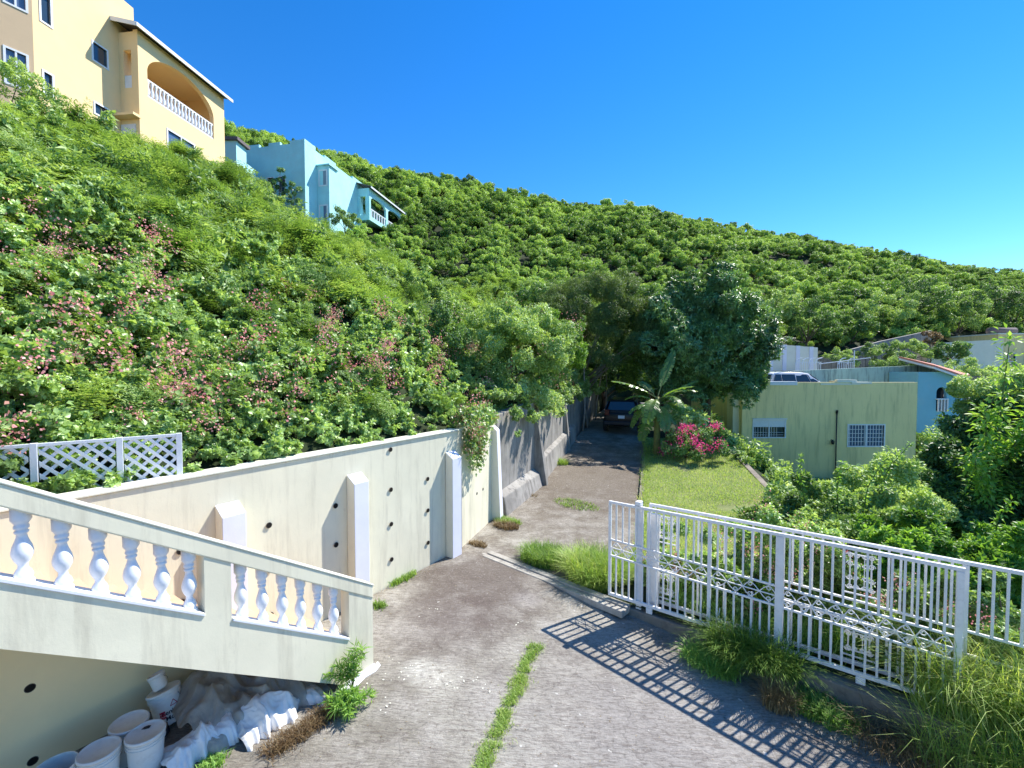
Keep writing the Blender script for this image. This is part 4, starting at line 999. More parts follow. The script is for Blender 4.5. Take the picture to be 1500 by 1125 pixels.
bm = bmesh.new(); f = lambda s, y, z: mO+eT*s+nT*y+UP*z; zq = zf+3.2
hexa(bm, [f(-.3,.4,zq), f(wdt+.3,.4,zq), f(wdt+.3,-2.8,zq+1.0), f(-.3,-2.8,zq+1.0), f(-.3,.4,zq+.08), f(wdt+.3,.4,zq+.08), f(wdt+.3,-2.8,zq+1.08), f(-.3,-2.8,zq+1.08)]); part('roof', bm, M['roof'], th_)
bm = bmesh.new(); obox(bm, mO, eT, nT, (-.32, wdt+.32), (.402, .45), (zq-.14, zq+.05)); part('fascia', bm, M['white'], th_)
bm = bmesh.new(); window(th_, mO-nT*bp*1.0, -nT, -eT, -.9+.0, -.3, zf-2.2, zf-1.4, M['white'], M['glassb'], 0, depth=-.005, proud=.04)
# pale blue neighbour between the two
q0 = at(326, 215, 40); q1 = at(346, 215, 40)
nb_ = thing('pale_blue_house', 'pale blue wall of a stepped house wedged between the apricot and the turquoise houses', 'house', (q0.x, 40, 12))
bm = bmesh.new(); box(bm, q0.x-4, q1.x, 40, 41.5, 12, at(336, 206, 40).z); part('wall', bm, M['mint'], nb_)
bm = bmesh.new(); box(bm, q0.x-4, q1.x+.25, 39.8, 41.7, at(336, 206, 40).z+.003, at(336, 203, 40).z+.1); part('roof', bm, M['roof'], nb_)
bm = bmesh.new(); box(bm, q1.x+.01, at(361, 240, 42).x, 41.6, 43, 12, at(350, 243, 42).z); part('lower_wing', bm, M['mint'], nb_)

# ================================================================== VEHICLES
def suv(name, label, loc, rz, paintm, group=None):
    r = thing(name, label, 'car', loc, rz, group)
    # x forward, stations: x, half width, z low, z belt
    st = [(-2.25, .80, .55, .95), (-2.2, .88, .38, 1.02), (-1.6, .93, .32, 1.06), (-.5, .94, .30, 1.04), (.7, .94, .30, 1.02), (1.5, .92, .32, .98), (2.05, .86, .36, .88), (2.28, .72, .48, .74)]
    bm = bmesh.new(); rings = []
    for x, w, a, b in st:
        rings.append([bm.verts.new(v) for v in ((x, -w*.92, a), (x, -w, a+.12), (x, -w, (a+b)/2), (x, -w*.96, b-.03), (x, -w*.88, b), (x, w*.88, b), (x, w*.96, b-.03), (x, w, (a+b)/2), (x, w, a+.12), (x, w*.92, a))])
    for a, b in zip(rings, rings[1:]):
        for k in range(10): bm.faces.new([a[k], a[(k+1) % 10], b[(k+1) % 10], b[k]])
    bm.faces.new(rings[0]); bm.faces.new(rings[-1][::-1])
    body = obj('body', bm, paintm, r, smooth=True); m = body.modifiers.new('b', 'BEVEL'); m.width = .03; m.segments = 2
    gh = [(-2.12, .80, .70, 1.05), (-1.85, .84, .62, 1.62), (-1.3, .86, .64, 1.70), (-.2, .86, .66, 1.70), (.35, .86, .65, 1.62), (1.1, .84, .70, 1.03)]
    bm = bmesh.new(); rings = []
    for x, wb, wt, zt in gh:
        rings.append([bm.verts.new(v) for v in ((x, -wb, 1.0), (x, -(wt+(wb-wt)*.15) if zt > 1.2 else -wb, max(1.01, zt-.08)), (x, -wt*.93, zt), (x, wt*.93, zt), (x, (wt+(wb-wt)*.15) if zt > 1.2 else wb, max(1.01, zt-.08)), (x, wb, 1.0))])
    for a, b in zip(rings, rings[1:]):
        for k in range(6): bm.faces.new([a[k], a[(k+1) % 6], b[(k+1) % 6], b[k]])
    bm.faces.new(rings[0]); bm.faces.new(rings[-1][::-1]); cb_ = obj('cabin', bm, paintm, r, smooth=True); m = cb_.modifiers.new('b', 'BEVEL'); m.width = .03; m.segments = 2
    def pane(nm, pts, mt=M['glass']):
        bm = bmesh.new(); bm.faces.new([bm.verts.new(p) for p in pts]); o = obj(nm, bm, mt, r); s = o.modifiers.new('s', 'SOLIDIFY'); s.thickness = .02; s.offset = 1; return o
    for sy in (-1, 1):
        y0, y1 = sy*.872, sy*.70
        for a, b, c, d in ((-1.95, -1.42, -1.75, -1.42), (-1.36, -.55, -1.36, -.55), (-.48, .35, -.48, .20), (.40, .93, .26, .42)):
            pane('side_window', [(a, y0, 1.08), (b, y0, 1.08), (d, y1, 1.56 if d < .3 else 1.40), (c, y1, 1.56)][::sy])
        bm = bmesh.new(); lathe(bm, [(.07, -.03), (.09, 0), (.06, .06)], 8, Matrix.Translation((.78, sy*1.0, 1.08)) @ Matrix.Rotation(R(90), 4, 'X')); obj('mirror', bm, paintm, r)
        for x in (-1.45, 1.4):
            Mx = Matrix.Translation((x, sy*.85, .34)) @ Matrix.Rotation(R(90)*sy, 4, 'X')
            bm = bmesh.new(); lathe(bm, [(.22, -.11), (.33, -.11), (.345, -.07), (.345, .07), (.33, .10), (.22, .10)], 24, Mx); w_ = obj('wheel', bm, M['darkbar'], r, smooth=True)
            bm = bmesh.new(); lathe(bm, [(.02, .09), (.10, .085), (.21, .06), (.22, .105), (.20, .108)], 20, Mx); obj('rim', bm, M['tin'], w_, smooth=True)
        bm = bmesh.new(); box(bm, -2.27, -2.10, sy*.72-.12, sy*.72+.12, .88, 1.18); obj('tail_light', bm, M['tail'], r, bevel=.02)
        bm = bmesh.new(); box(bm, 2.06, 2.20, sy*.62-.16, sy*.62+.16, .68, .80); obj('headlight', bm, M['white'], r, bevel=.02)
    pane('rear_window', [(-2.13, -.68, 1.15), (-2.13, .68, 1.15), (-1.93, .58, 1.55), (-1.93, -.58, 1.55)][::-1], M['glass'])
    pane('windscreen', [(1.10, -.72, 1.10), (1.10, .72, 1.10), (.48, .60, 1.58), (.48, -.60, 1.58)])
    bm = bmesh.new(); box(bm, -2.275, -2.24, -.16, .16, .74, .89); obj('number_plate', bm, M['white'], r)
    bm = bmesh.new(); box(bm, -2.32, -2.05, -.86, .86, .40, .60); obj('bumper', bm, M['darkbar'], r, bevel=.04)
    bm = bmesh.new(); 
    for sy in (-1, 1): tube(bm, [(-1.7, sy*.55, 1.70), (-1.6, sy*.55, 1.77), (0, sy*.55, 1.77), (.1, sy*.55, 1.70)], .018, 6)
    obj('roof_rack', bm, M['tin'], r)
    return r
M['carpaint'] = paint('dark_car_paint', (.012, .012, .014), .05, 1, .35, bmp=0, spec=.35)
M['carwhite'] = paint('white_car_paint', (.78, .78, .80), .02, 1, .25, bmp=0, spec=.7)
cx = (4.58+6.55)/2
suv('parked_car', 'dark estate car parked nose away in the deep shade of the trees up the road', (cx+.65, 24.3, .76), R(90-19), M['carpaint'])
suv('parked_car', 'white estate car parked side on above the parapet of the lemon building', (at(1166, 560, 28.4).x, 28.4, 2.08), 0, M['carwhite'])

# ================================================================== BUCKETS, SHEETS
def bucket(name, label, P, h=.37, r=.155, tilt=(0, 0), lid=True, group=None, rz=0, text=None, rimc='lid'):
    root = thing(name, label, 'bucket' if r > .1 else 'can', P, 0, group); root.rotation_euler = (tilt[0], tilt[1], rz)
    bm = bmesh.new(); rb = r*.86
    pr = [(rb-.01, 0), (rb, .008), (r*.965, h*.80), (r*1.03, h*.80), (r*1.03, h*.83), (r*.975, h*.83), (r*.98, h*.88), (r*1.03, h*.885), (r*1.03, h*.91), (r*.98, h*.91), (r, h)]
    if not lid: pr += [(r*.96, h), (r*.90, .02), (.01, .02)]
    lathe(bm, pr, 36); obj('tub', bm, M['bucket'], root, smooth=True).modifiers.new('e', 'EDGE_SPLIT').split_angle = R(35)
    if lid:
        bm = bmesh.new(); lathe(bm, [(r*1.05, h-.012), (r*1.06, h+.012), (r*1.0, h+.022), (r*.94, h+.012), (r*.90, h+.006), (.01, h+.008)], 36); obj('lid', bm, [M['bucket'], M['lid']][::1], root, smooth=True)
        o = root.children[-1]
        for p in o.data.polygons:
            c = p.center; p.material_index = 1 if math.hypot(c.x, c.y) < r*.95 and c.z > h else 0
    else:
        bm = bmesh.new(); lathe(bm, [(.005, h*.5), (r*.9, h*.5)], 30, cap=False); obj('dregs', bm, M['lid'], root)
    bm = bmesh.new(); pts = [Vector((math.cos(a)*r*1.06, math.sin(a)*r*.55, h*.84-abs(math.sin(a))*r*.95)) for a in [math.pi*k/14 for k in range(15)]]
    pts = [Vector((p.x, p.y if abs(p.y) > 0 else 0, p.z)) for p in pts]; pts = [p*1.0 if math.hypot(p.x, p.y) > r*1.04 else Vector((p.x, math.sqrt(max(0, (r*1.05)**2-p.x**2)), p.z)) for p in pts]
    tube(bm, pts, .0028, 5); obj('handle', bm, M['tin'], root)
    return root
def curved_text(root, lines, r, zc, size, ang0, mat):
    for i, t in enumerate(lines):
        cu = bpy.data.curves.new('lettering', 'FONT'); cu.body = t; cu.size = size; cu.align_x = 'CENTER'; cu.offset = size*.018
        tmp = bpy.data.objects.new('lettering', cu); C.objects.link(tmp)
        bpy.context.view_layer.update(); me = bpy.data.meshes.new_from_object(tmp.evaluated_get(bpy.context.evaluated_depsgraph_get()))
        bpy.data.objects.remove(tmp)
        for v in me.vertices:
            a = ang0+v.co.x/r; z = zc-i*size*.95+v.co.y; rr_ = r+.0015
            v.co = (math.cos(a)*rr_, math.sin(a)*rr_, z)
        me.materials.clear(); link('lettering', me, mat, root)
P = gr(213, 1072, .385); P.z = 0; bucket('paint_bucket', 'white lidded bucket in front with a blue smear on its dusty lid', P, rz=1)
sm = bpy.data.objects.get('paint_bucket')
bm = bmesh.new(); pts = [(.02, .05), (.05, .03), (.075, .055), (.06, .08), (.03, .09), (.0, .075)]; prism(bm, [(x-.01, y, .381) for x, y in pts], Vector((0, 0, .0015))); obj('paint_smear', bm, M['ink'], sm)
P = gr(189, 1057, .385); P.z = 0; bucket('paint_bucket', 'white lidded bucket against the wall, directly behind the one with the blue smear', P, rz=2)
P = gr(145, 1098, .385); P.z = 0; bucket('paint_bucket', 'white bucket with clean dusty lid, second from the left', P, rz=.4)
P = gr(81, 1119, .385); P.z = 0; bucket('paint_bucket', 'leftmost white bucket, cut off by the bottom edge of the picture', P, rz=.7, lid=False)
P = gr(250, 1060, .02); P.z = .05; tl = bucket('paint_bucket', 'tilted white bucket with black and red lettering, beside the plastic sheet', P, h=.34, r=.15, tilt=(0, 0), rz=0)
ca = math.atan2(-P.y, -P.x)+.10
curved_text(tl, ['Benjamin', 'Moore'], .141, .12, .062, ca+.35, M['ink'])
bm = bmesh.new(); rr_ = .1425
for k in range(3):
    hh = [(-.035, .0), (.035, .0), (0, .055)]
    a, b = hh[k], hh[(k+1) % 3]; pp = [Vector((math.cos(ca+.42+q[0]/rr_)*(rr_+.001), math.sin(ca+.42+q[0]/rr_)*(rr_+.001), .19+q[1])) for q in (a, b)]; tube(bm, pp, .0035, 4)
obj('emblem', bm, M['red'], tl)
bm = bmesh.new()
for i in range(4):
    for j in range(3):
        a0 = ca-.55+i*.09; z0 = .09+j*.028; q = [(a0, z0), (a0+.075, z0), (a0+.075, z0+.022), (a0, z0+.022)]
        bm.faces.new([bm.verts.new((math.cos(a)*(.1405+z*.02+.0015), math.sin(a)*(.1405+z*.02+.0015), z)) for a, z in q])
obj('colour_patch', bm, M['red'], tl)
tl.rotation_euler = (R(-6), R(-17), 0)
bpy.context.view_layer.update()
ax = (Matrix.Rotation(0, 4, 'Z') @ tl.rotation_euler.to_matrix().to_4x4()) @ Vector((0, 0, 1))
c = bucket('paint_can', 'small white can balanced on the lid of the lettered bucket', Vector(tl.location)+ax*.368+Vector((-.02, 0, 0)), h=.15, r=.078); c.rotation_euler = (R(-4), R(-24), 0)
def tin(P, rot, label):
    r = thing('open_tin', label, 'tin', P); r.rotation_euler = rot
    bm = bmesh.new(); lathe(bm, [(.078, 0), (.082, .003), (.08, .10), (.083, .105), (.074, .107), (.07, .01), (.005, .01)], 26); obj('tub', bm, M['tin'], r, smooth=True)
    bm = bmesh.new(); lathe(bm, [(.0822, .02), (.0822, .09)], 26, cap=False); obj('label_band', bm, M['ink'], r)
P = gr(276, 1020, .15); tin(Vector((P.x, P.y, .14)), (R(35), R(50), 0), 'dark open tin lying behind the lettered bucket against the plastic')
P = gr(236, 1062, .15); tin(Vector((P.x, P.y, .02)), (R(8), R(-10), 0), 'rusty open tin standing between the smeared and the lettered buckets')
def crumple(name, label, cat, P0, P1, back, hfun, m, nu=150, nv=80, seed=0, amp=.10, thick=None, kindof=None):
    bm = bmesh.new(); g = []
    for i in range(nu+1):
        row = []
        for j in range(nv+1):
            u, v = i/nu, j/nv; p = P0.lerp(P1, u)+back*(v*(1-.25*math.sin(u*9+seed)*.3))-back.normalized()*((1-v)*.16*(mnoise.noise(Vector((u*5, seed, 0)))+.5*mnoise.noise(Vector((u*15, seed, 3)))))
            q = Vector((p.x*2.3, p.y*2.3, seed)); h = hfun(u, v)
            rd = 1-abs(mnoise.noise(q*1.3))*2; wq = mnoise.noise(q*1.1)*1.2; rd2 = 1-abs(mnoise.noise(Vector((u*5+wq*1.5, v*2.2+wq, seed+5))))*2; rd3 = 1-abs(mnoise.noise(Vector((u*14+v*7+wq*3, v*6-u*5, seed+2))))*2.2; rd4 = mnoise.noise(q*17)
            hh = h*(.58+.42*rd)+amp*(.55*rd2+.16*rd3+.05*rd4)*min(1, h*6)
            off = Vector((mnoise.noise(q*2+Vector((9, 0, 0))), mnoise.noise(q*2+Vector((0, 9, 0))), 0))*.06*min(1, h*5+.1)
            row.append(bm.verts.new((p.x+off.x, p.y+off.y, max(.004+.02*random.random()*0, hh)+drivez(p.x, p.y)*0)))
        g.append(row)
    for i in range(nu):
        for j in range(nv): bm.faces.new([g[i][j], g[i+1][j], g[i+1][j+1], g[i][j+1]])
    o = obj(name, bm, m, smooth=False)
    tag(o, label, cat); 
    for p in o.data.polygons: p.use_smooth = True
    return o
A0, A1 = gr(285, 1105), gr(478, 1005)
bell = lambda u, v: math.sin(math.pi*min(1, max(0, v)))**.6*math.sin(math.pi*min(1, max(0, u*.93+.04)))**.5
crumple('plastic_sheet', 'large crumpled translucent plastic sheet heaped under the stairs', 'plastic sheet', A0+WN*.15, A1+WN*.1, -WN*1.3, lambda u, v: .60*bell(u, v)*(1-.60*u), M['film'], seed=1, amp=.11)
B0, B1 = gr(236, 1128), gr(352, 1052)
crumple('white_sack', 'bright crumpled white sack at the front of the heap, nearest the buckets', 'sack', B0+WN*.30, B1+WN*.30, -WN*.5, lambda u, v: .26*bell(u, v), M['sack'], nu=110, nv=60, seed=4, amp=.065)
B0, B1 = gr(345, 1085), gr(462, 1008)
crumple('white_sack', 'bright crumpled white sack lying nearest the foot of the stairs', 'sack', B0+WN*.26, B1+WN*.22, -WN*.5, lambda u, v: .32*bell(u, v)*(1-.4*u), M['sack'], nu=110, nv=60, seed=8, amp=.065)

# ================================================================== VEGETATION THAT READS AS ONE MASS
Fv = Vector((0, CT, -ST)); Uv = Vector((0, ST, CT))
def infrustum(P, mx=.30):
    rel = P-np.array([0, 0, H]); d = rel @ np.array(Fv); u = rel[:, 0]/np.maximum(d, .01); v = (rel @ np.array(Uv))/np.maximum(d, .01)
    return (d > .5) & (np.abs(u) < 750/F+mx) & (v < 562/F+mx) & (v > -562/F-mx)
foot = [(KO-nD*6.5, eD, -4.8, 8.6, nD, 7.0), (TO-nT*11, eT, -.6, 12, nT, 11.6)]
def inhouse(p):
    for o, e, a, b, n_, w_ in foot:
        r = Vector((p[0], p[1], 0))-Vector((o.x, o.y, 0)); s, q = r.dot(e), r.dot(n_)
        if a < s < b and -.5 < q < w_: return True
    q = Vector((p[0], p[1], 0))-BO; s = q.dot(eT); t = q.dot(nT)
    if -1.6 < s < 8 and -3 < t < .2: return True
    return False
cellsP, cellsT, cellsV = [], [], []
def sample_hill(spacing, zone, seed):
    """Poisson-like points over the loft, spacing(dist) metres apart, where zone(v,t,dist,u) holds"""
    r = np.random.default_rng(seed); out = []
    A = HP[:-1, :-1]; B = HP[1:, :-1]; D = HP[:-1, 1:]; E_ = HP[1:, 1:]
    cr = np.cross(B-A, D-A); area = np.linalg.norm(cr, axis=2)
    cen = (A+E_)/2; dist = np.linalg.norm(cen-np.array([0, 0, H]), axis=2)
    base = HP[:-1, :1]; u = np.linalg.norm((cen-base)[:, :, :2], axis=2)
    tt = np.broadcast_to((ts[:-1]+ts[1:])/2, area.shape); vv = np.broadcast_to(((vs[:-1]+vs[1:])/2)[:, None], area.shape)
    keep = zone(vv, tt, dist, u) & infrustum(cen.reshape(-1, 3)).reshape(area.shape)
    lam = np.where(keep, area/spacing(dist)**2, 0); cnt = r.poisson(lam)
    I, J = np.nonzero(cnt)
    for i, j in zip(I, J):
        for _ in range(cnt[i, j]):
            a, b = r.random(), r.random()
            p = A[i, j]*(1-a)*(1-b)+B[i, j]*a*(1-b)+D[i, j]*(1-a)*b+E_[i, j]*a*b
            if not inhouse(p): out.append((p[0], p[1], p[2], u[i, j], dist[i, j], tt[i, j], vv[i, j]))
    return np.array(out)
def mound(x, y, s, k=0): return mnoise.noise(Vector((x*s, y*s, k)))
# coral vine on the lower bank
vt = [leafmesh('t', *bushdata(.55, 620 if q_ < 3 else 900, .088 if q_ < 3 else .055, .82, .75, .35, .3)) for q_ in range(5)]
vine_zone = lambda v, t, d, u: (v < 6.9) & (u < 7.2) & (t < .9)
pv = sample_hill(lambda d: np.clip(.011*d+.10, .20, .38), vine_zone, 1)
P, S = [], []
for x, y, z, u, d, t, v in pv:
    edge = mound(x, y, .5, 9)*1.8
    if u+edge > 6.6: continue
    h = .10+min(1, u/1.1)*(.85*max(0, mound(x, y, .5)+.30)+.45*max(0, mound(x, y, 1.2, 4)))
    if random.random() < .35: h *= random.random()
    P.append((x, y, z+h)); S.append((.7+.5*random.random())*(min(1, .6+u*.3)))
    if d < 10 and u > .5: P.append((x+.15, y+.1, z+.1)); S.append(.7)
Pvine = np.array(P); UU = [(Vector(p)-WO).dot(-WN) for p in P]; scatter('vine_tangle', P, S, vt, M['vinel'], 'tangle of heart leaved coral vine smothering the bank above the cream wall', 'vines', .5)
# pink sprays on the vine
def spray(n=90, Rr=.20):
    P = rng.normal(size=(n, 3))*np.array([Rr*.5, Rr*.5, Rr*.42]); k = rng.integers(0, 5, n); P += rdir(5, .3)[k]*Rr*.7
    return leafdata(P, rdir(n), rdir(n, .5), .034, .030, .1, .1), np.clip(rng.normal(.5, .25, n), 0, 1)
ft = [leafmesh('t', *spray()) for _ in range(3)]
FP, FS = [], []
for p, s, uu in zip(Pvine, S, UU):
    if uu < .9 or uu > 5.6: continue
    c = mound(p[0], p[1], .8, 17)+.6*mound(p[0], p[1], 1.5, 8)
    if (c > .22 and random.random() < .20 or random.random() < .018) and abs(p[0]) < 30:
        o = rdir(1, .8)[0]; q = p+o*np.array([.5, .5, .36])*s
        FP.append(q+np.array([.05, -.05, .03])); FS.append(random.uniform(.8, 1.6))
scatter('vine_flowers', FP, FS, ft, M['pink'], 'pink coral vine flower sprays dotted over the bank', 'flowers', .8)
# feathery shrubs higher up
fb = [leafmesh('t', *frondbush(1.0, 170, 10, .13, .030, .8)) for _ in range(4)]
fz = lambda v, t, d, u: (v < 9.3) & (t < 1.04) & (d < 80)
pf = sample_hill(lambda d: np.clip(.013*d+.26, .42, 1.2), fz, 2)
P, S, P2, S2 = [], [], [], []
for x, y, z, u, d, t, v in pf:
    edge = mound(x, y, .5, 9)*1.8
    if u+edge < 5.6 and v < 7: continue
    c = mound(x, y, .16, 2)+.4*mound(x, y, .6, 3)
    sc_ = (.62+.5*random.random())*(1 if d < 45 else 1.3)
    hh = .75*max(0, mound(x, y, .34, 5)+.25)*2.0*sc_
    near_house = t > .80 and v < 8.5
    if near_house: sc_ *= .40; hh *= .1
    sc_ *= random.choice((.75, 1, 1, 1.45)) if not near_house else 1
    if c > .30 or random.random() < .30: P2.append((x, y, z+hh+.05)); S2.append(sc_)
    else: P.append((x, y, z+hh+.05)); S.append(sc_)
for x, y, z, u, d, t, v in pv:
    if random.random() < .10 and u > .8: (P2 if random.random() < .35 else P).append((x, y, z+.25+.5*max(0, mound(x, y, .5)+.3))); (S2 if len(P2) > len(S2) else S).append(.42+.2*random.random())
scatter('feathery_scrub', P, S, fb, M['feather'], 'bright feathery scrub covering the steep bank below the houses', 'scrub', .3)
db = [leafmesh('t', *bushdata(1.0, 950, .14, .42, .8, .25, .4)) for _ in range(3)]
scatter('leafy_scrub', P2, S2, db, M['bush'], 'darker leafy scrub in patches on the bank below the houses', 'scrub', .3)
# woods on the far hill
ht = []
for k in range(5):
    cs, rs = clumps((0, 0, .1), (.66, .66, .42), 10, .40, -.3, .1)
    ht.append(leafmesh('t', *crowndata(cs, rs, 210, .105, .55, .15, 0, .6, .5, .8)))
hz = lambda v, t, d, u: (((t > 1.02) & (t < 2.05)) | (v > 7.6)) & (t < 2.05) & ~((v < 6) & (t < 1.25) & (t > 1))
ph = sample_hill(lambda d: np.clip(.0095*d+.42, .85, 1.75), hz, 3)
P, S = [], []
for x, y, z, u, d, t, v in ph:
    s = random.choice((.55, .75, .85, .95, 1.15, 1.6))*(.9+.35*random.random())*(1.0+.35*mound(x, y, .08, 3))*float(np.clip(d/75, .75, 1.15))
    if u < 2.5 and v > 9.5: continue
    P.append((x, y, z+.55*s+.9*max(0, mound(x, y, .2, 2)))); S.append(s)
scatter('hill_wood', P, S, ht, M['hill'], 'dense green scrub wood covering the far hill up to the ridge', 'wood', .15)
print('counts', len(Pvine), len(FP), len(pf), len(P))

# ================================================================== TREES AND SHRUBS ONE CAN TELL APART
def tree(name, label, cat, c, rad, ncl, rc, nper, Ln, asp, mat, base, r0=.12, droop=.2, whorl=0, bottom=-.6, barkm='bark', flower=None, fl_mat='pink', fl_size=.03, group=None, inner=.55, up=.5, nlimb=7, jitter=.2, trunk=True, ttop=None):
    root = thing(name, label, cat, base, group=group); b = np.array(base)
    cs, rs = clumps(c, rad, ncl, rc, bottom, jitter)
    V, lv = crowndata(cs, rs, nper, Ln, asp, droop, whorl, up, inner)
    o = link('crown', leafmesh('crown', V-b, lv), mat, root)
    if trunk:
        tips = random.sample(cs, min(nlimb, len(cs)))
        t = branches('trunk', base, tips, r0, M[barkm], None, .12, ttop); kid(t, root)
    if flower:
        idx = random.sample(range(len(cs)), min(len(cs), flower)); Vs, ls = [], []
        for i in idx:
            d = rdir(1, .5)[0]; q = np.array(cs[i])+d*rs[i]*np.array([.95, .95, .85])*.95
            n = 60; PP = q+rng.normal(size=(n, 3))*rs[i]*.28
            Vs.append(leafdata(PP, rdir(n), rdir(n, .5), fl_size, fl_size*.85, .1, .1)); ls.append(np.clip(rng.normal(.5, .25, n), 0, 1))
        link('flowers', leafmesh('flowers', np.concatenate(Vs)-b, np.concatenate(ls)), M[fl_mat], root)
    return root
# vine covered mound hanging over the grey wall
tree('vine_covered_tree', 'vine covered tree bulging over the grey wall beside the road, flecked with pink flowers', 'tree', (.2, 16.2, 4.5), (2.1, 2.4, 2.0), 56, .8, 1500, .085, .55, M['bush'], (-.9, 16.2, 2.9), .1, .35, bottom=-.75, flower=20, fl_size=.035)
tree('bright_shrub', 'bright yellow green shrub with small pink tips at the right end of the vine bank', 'shrub', (1.75, 18.6, 4.85), (1.2, 1.6, 1.35), 26, .62, 1200, .10, .35, M['bright'], (.7, 17.6, 2.9), .06, .5, bottom=-.6, flower=8, fl_size=.03)
tree('dark_shrub', 'dark green shrub in the hollow left of the vine covered tree', 'shrub', (-2.6, 14.6, 4.5), (1.7, 1.3, 1.2), 24, .65, 1100, .09, .5, M['dark'], (-3.0, 14.9, 3.3), .06, .3)
# hanging vine over the end of the cream wall
root = thing('hanging_vine', 'coral vine with pink flowers hanging down over the end of the cream wall', 'vine', BEND+n2*-.1+UP*2.6)
Vs, ls, Fs, fl = [], [], [], []
for k in range(34):
    s = rng.uniform(.05, 1.75); hang = max(.15, 1.15*math.exp(-((s-.55)/.55)**2)*rng.uniform(.6, 1.1)+.1); p0 = BEND+d2*s-n2*.25+UP*2.85
    n = int(46+50*hang)
    for j in range(n):
        t = j/n; q = p0+n2*(min(t*2.2, 1)*.42+.03*math.sin(t*9+k))+d2*(.12*math.sin(t*4+k))+UP*(.18*math.sin(min(t*2.2, 1)*3.14)-max(0, t-.35)*hang*1.5)
        q = np.array(q)+rng.normal(size=3)*.06; Vs.append(q)
        if rng.random() < .07 and k % 3 == 0: Fs += [q+rng.normal(size=3)*.05+np.array(n2)*.05 for _ in range(14)]
Vs = np.array(Vs); n = len(Vs); nv = np.array(n2)
link('leaves', leafmesh('leaves', leafdata(Vs, nrm(nv*.5+rdir(n)*.7+np.array([0, 0, -.5])), nrm(nv+rdir(n)*.6), .085*(.6+.6*rng.random(n)), .07, .15, .1)-np.array(root.location), np.clip(rng.normal(.5, .2, n), 0, 1)), M['vinel'], root)
Fs = np.array(Fs); n = len(Fs); link('flowers', leafmesh('flowers', leafdata(Fs, rdir(n), rdir(n, .4), .026, .022)-np.array(root.location), np.clip(rng.normal(.5, .25, n), 0, 1)), M['pink'], root)
# scrub hanging over the grey wall
gp, gs = [], []
for a, b, z0, z1 in ((G0, G1, 2.85, 2.95), (G1, G2, 3.0, 3.1), (G2, G3, 3.1, 3.1)):
    dd_ = (b-a).normalized(); nn_ = Vector((dd_.y, -dd_.x, 0)); L_ = (b-a).length
    for k in range(int(L_*22)):
        s_ = rng.random()*L_; o_ = rng.uniform(-.9, .55); p = a+dd_*s_+nn_*o_; v_ = .5*mound(p.x, p.y, .9, 6)
        if o_ > .42+v_ : continue
        gp.append((p.x, p.y, z0+(z1-z0)*s_/L_+.25+v_*.6-max(0, o_)*1.1+.3*random.random()-(.0 if o_ < .1 else random.random()*.55))); gs.append((.7+.5*random.random())*(1.0 if a is G0 else 1.25))
scatter('hanging_scrub', gp, gs, [leafmesh('t', *bushdata(.5, 700, .085, .5, .9, .5, .3)) for _ in range(3)], M['bush'], 'vines and scrub spilling over the top of the grey concrete wall', 'scrub', .6)
# big trees at the end of the road
tree('olive_tree', 'fine leaved dull green tree with pale slanting trunks overhanging the road', 'tree', (4.7, 24.6, 6.0), (3.4, 3.0, 3.5), 80, 1.1, 2600, .085, .34, M['olive'], (4.2, 26.5, 1.0), .14, .2, bottom=-.55, barkm='palebark', inner=.35, nlimb=14)
tree('mango_tree', 'big dark mango tree with drooping glossy leaf clusters beside the lemon building', 'tree', (9.75, 22.2, 5.1), (2.9, 2.3, 3.15), 80, 1.3, 3200, .19, .28, M['mango'], (10.0, 22.7, .3), .2, .55, whorl=9, bottom=-.8, inner=.6, nlimb=12, jitter=.28)
for i, (c, rd, lab) in enumerate((((6.6, 31.5, 5.2), (3.0, 2.5, 3.0), 'shadowy tree closing the far end of the road, left one'), ((9.4, 28.8, 4.3), (2.2, 2.2, 3.2), 'shadowy tree behind the mango tree and the banana plant'), ((2.3, 29.5, 7.0), (2.6, 2.2, 2.6), 'leafy tree above the far end of the grey wall'), ((7.5, 26.2, 6.7), (1.9, 2.2, 2.1), 'dense dark crown bridging the gap between the olive tree and the mango tree'), ((12.6, 36.5, 6.0), (3.0, 2.5, 3.0), 'tree rising behind the right shoulder of the mango tree'))):
    tree('shade_tree', lab, 'tree', c, rd, 40, 1.1, 900, .15, .45, M['dark'], ((c[0], c[1]+.3, .8 if i != 2 else 3.6) if i != 3 else (8.9, 27.0, .9)), .16, .3, group='trees at the end of the road', bottom=-.9, nlimb=6)
bm = bmesh.new()
tg = thing('slender_trunks', 'cluster of pale slender trunks leaning by the grey wall in the shade', 'saplings', (4.4, 24.5, .8))
for k, (x, y, lx) in enumerate(((3.75, 23.4, .1), (4.1, 24.2, -.35), (4.35, 25.2, -.5), (5.1, 27, .3), (6.2, 28.6, -.2))):
    bm = bmesh.new(); tube(bm, [(x+lx*t*1.2+.06*math.sin(t*5+k), y, .7+3.6*t) for t in [q/6 for q in range(7)]], [.06-.03*q/6 for q in range(7)], 7); kid(obj('trunk', bm, M['palebark'], smooth=True), tg)

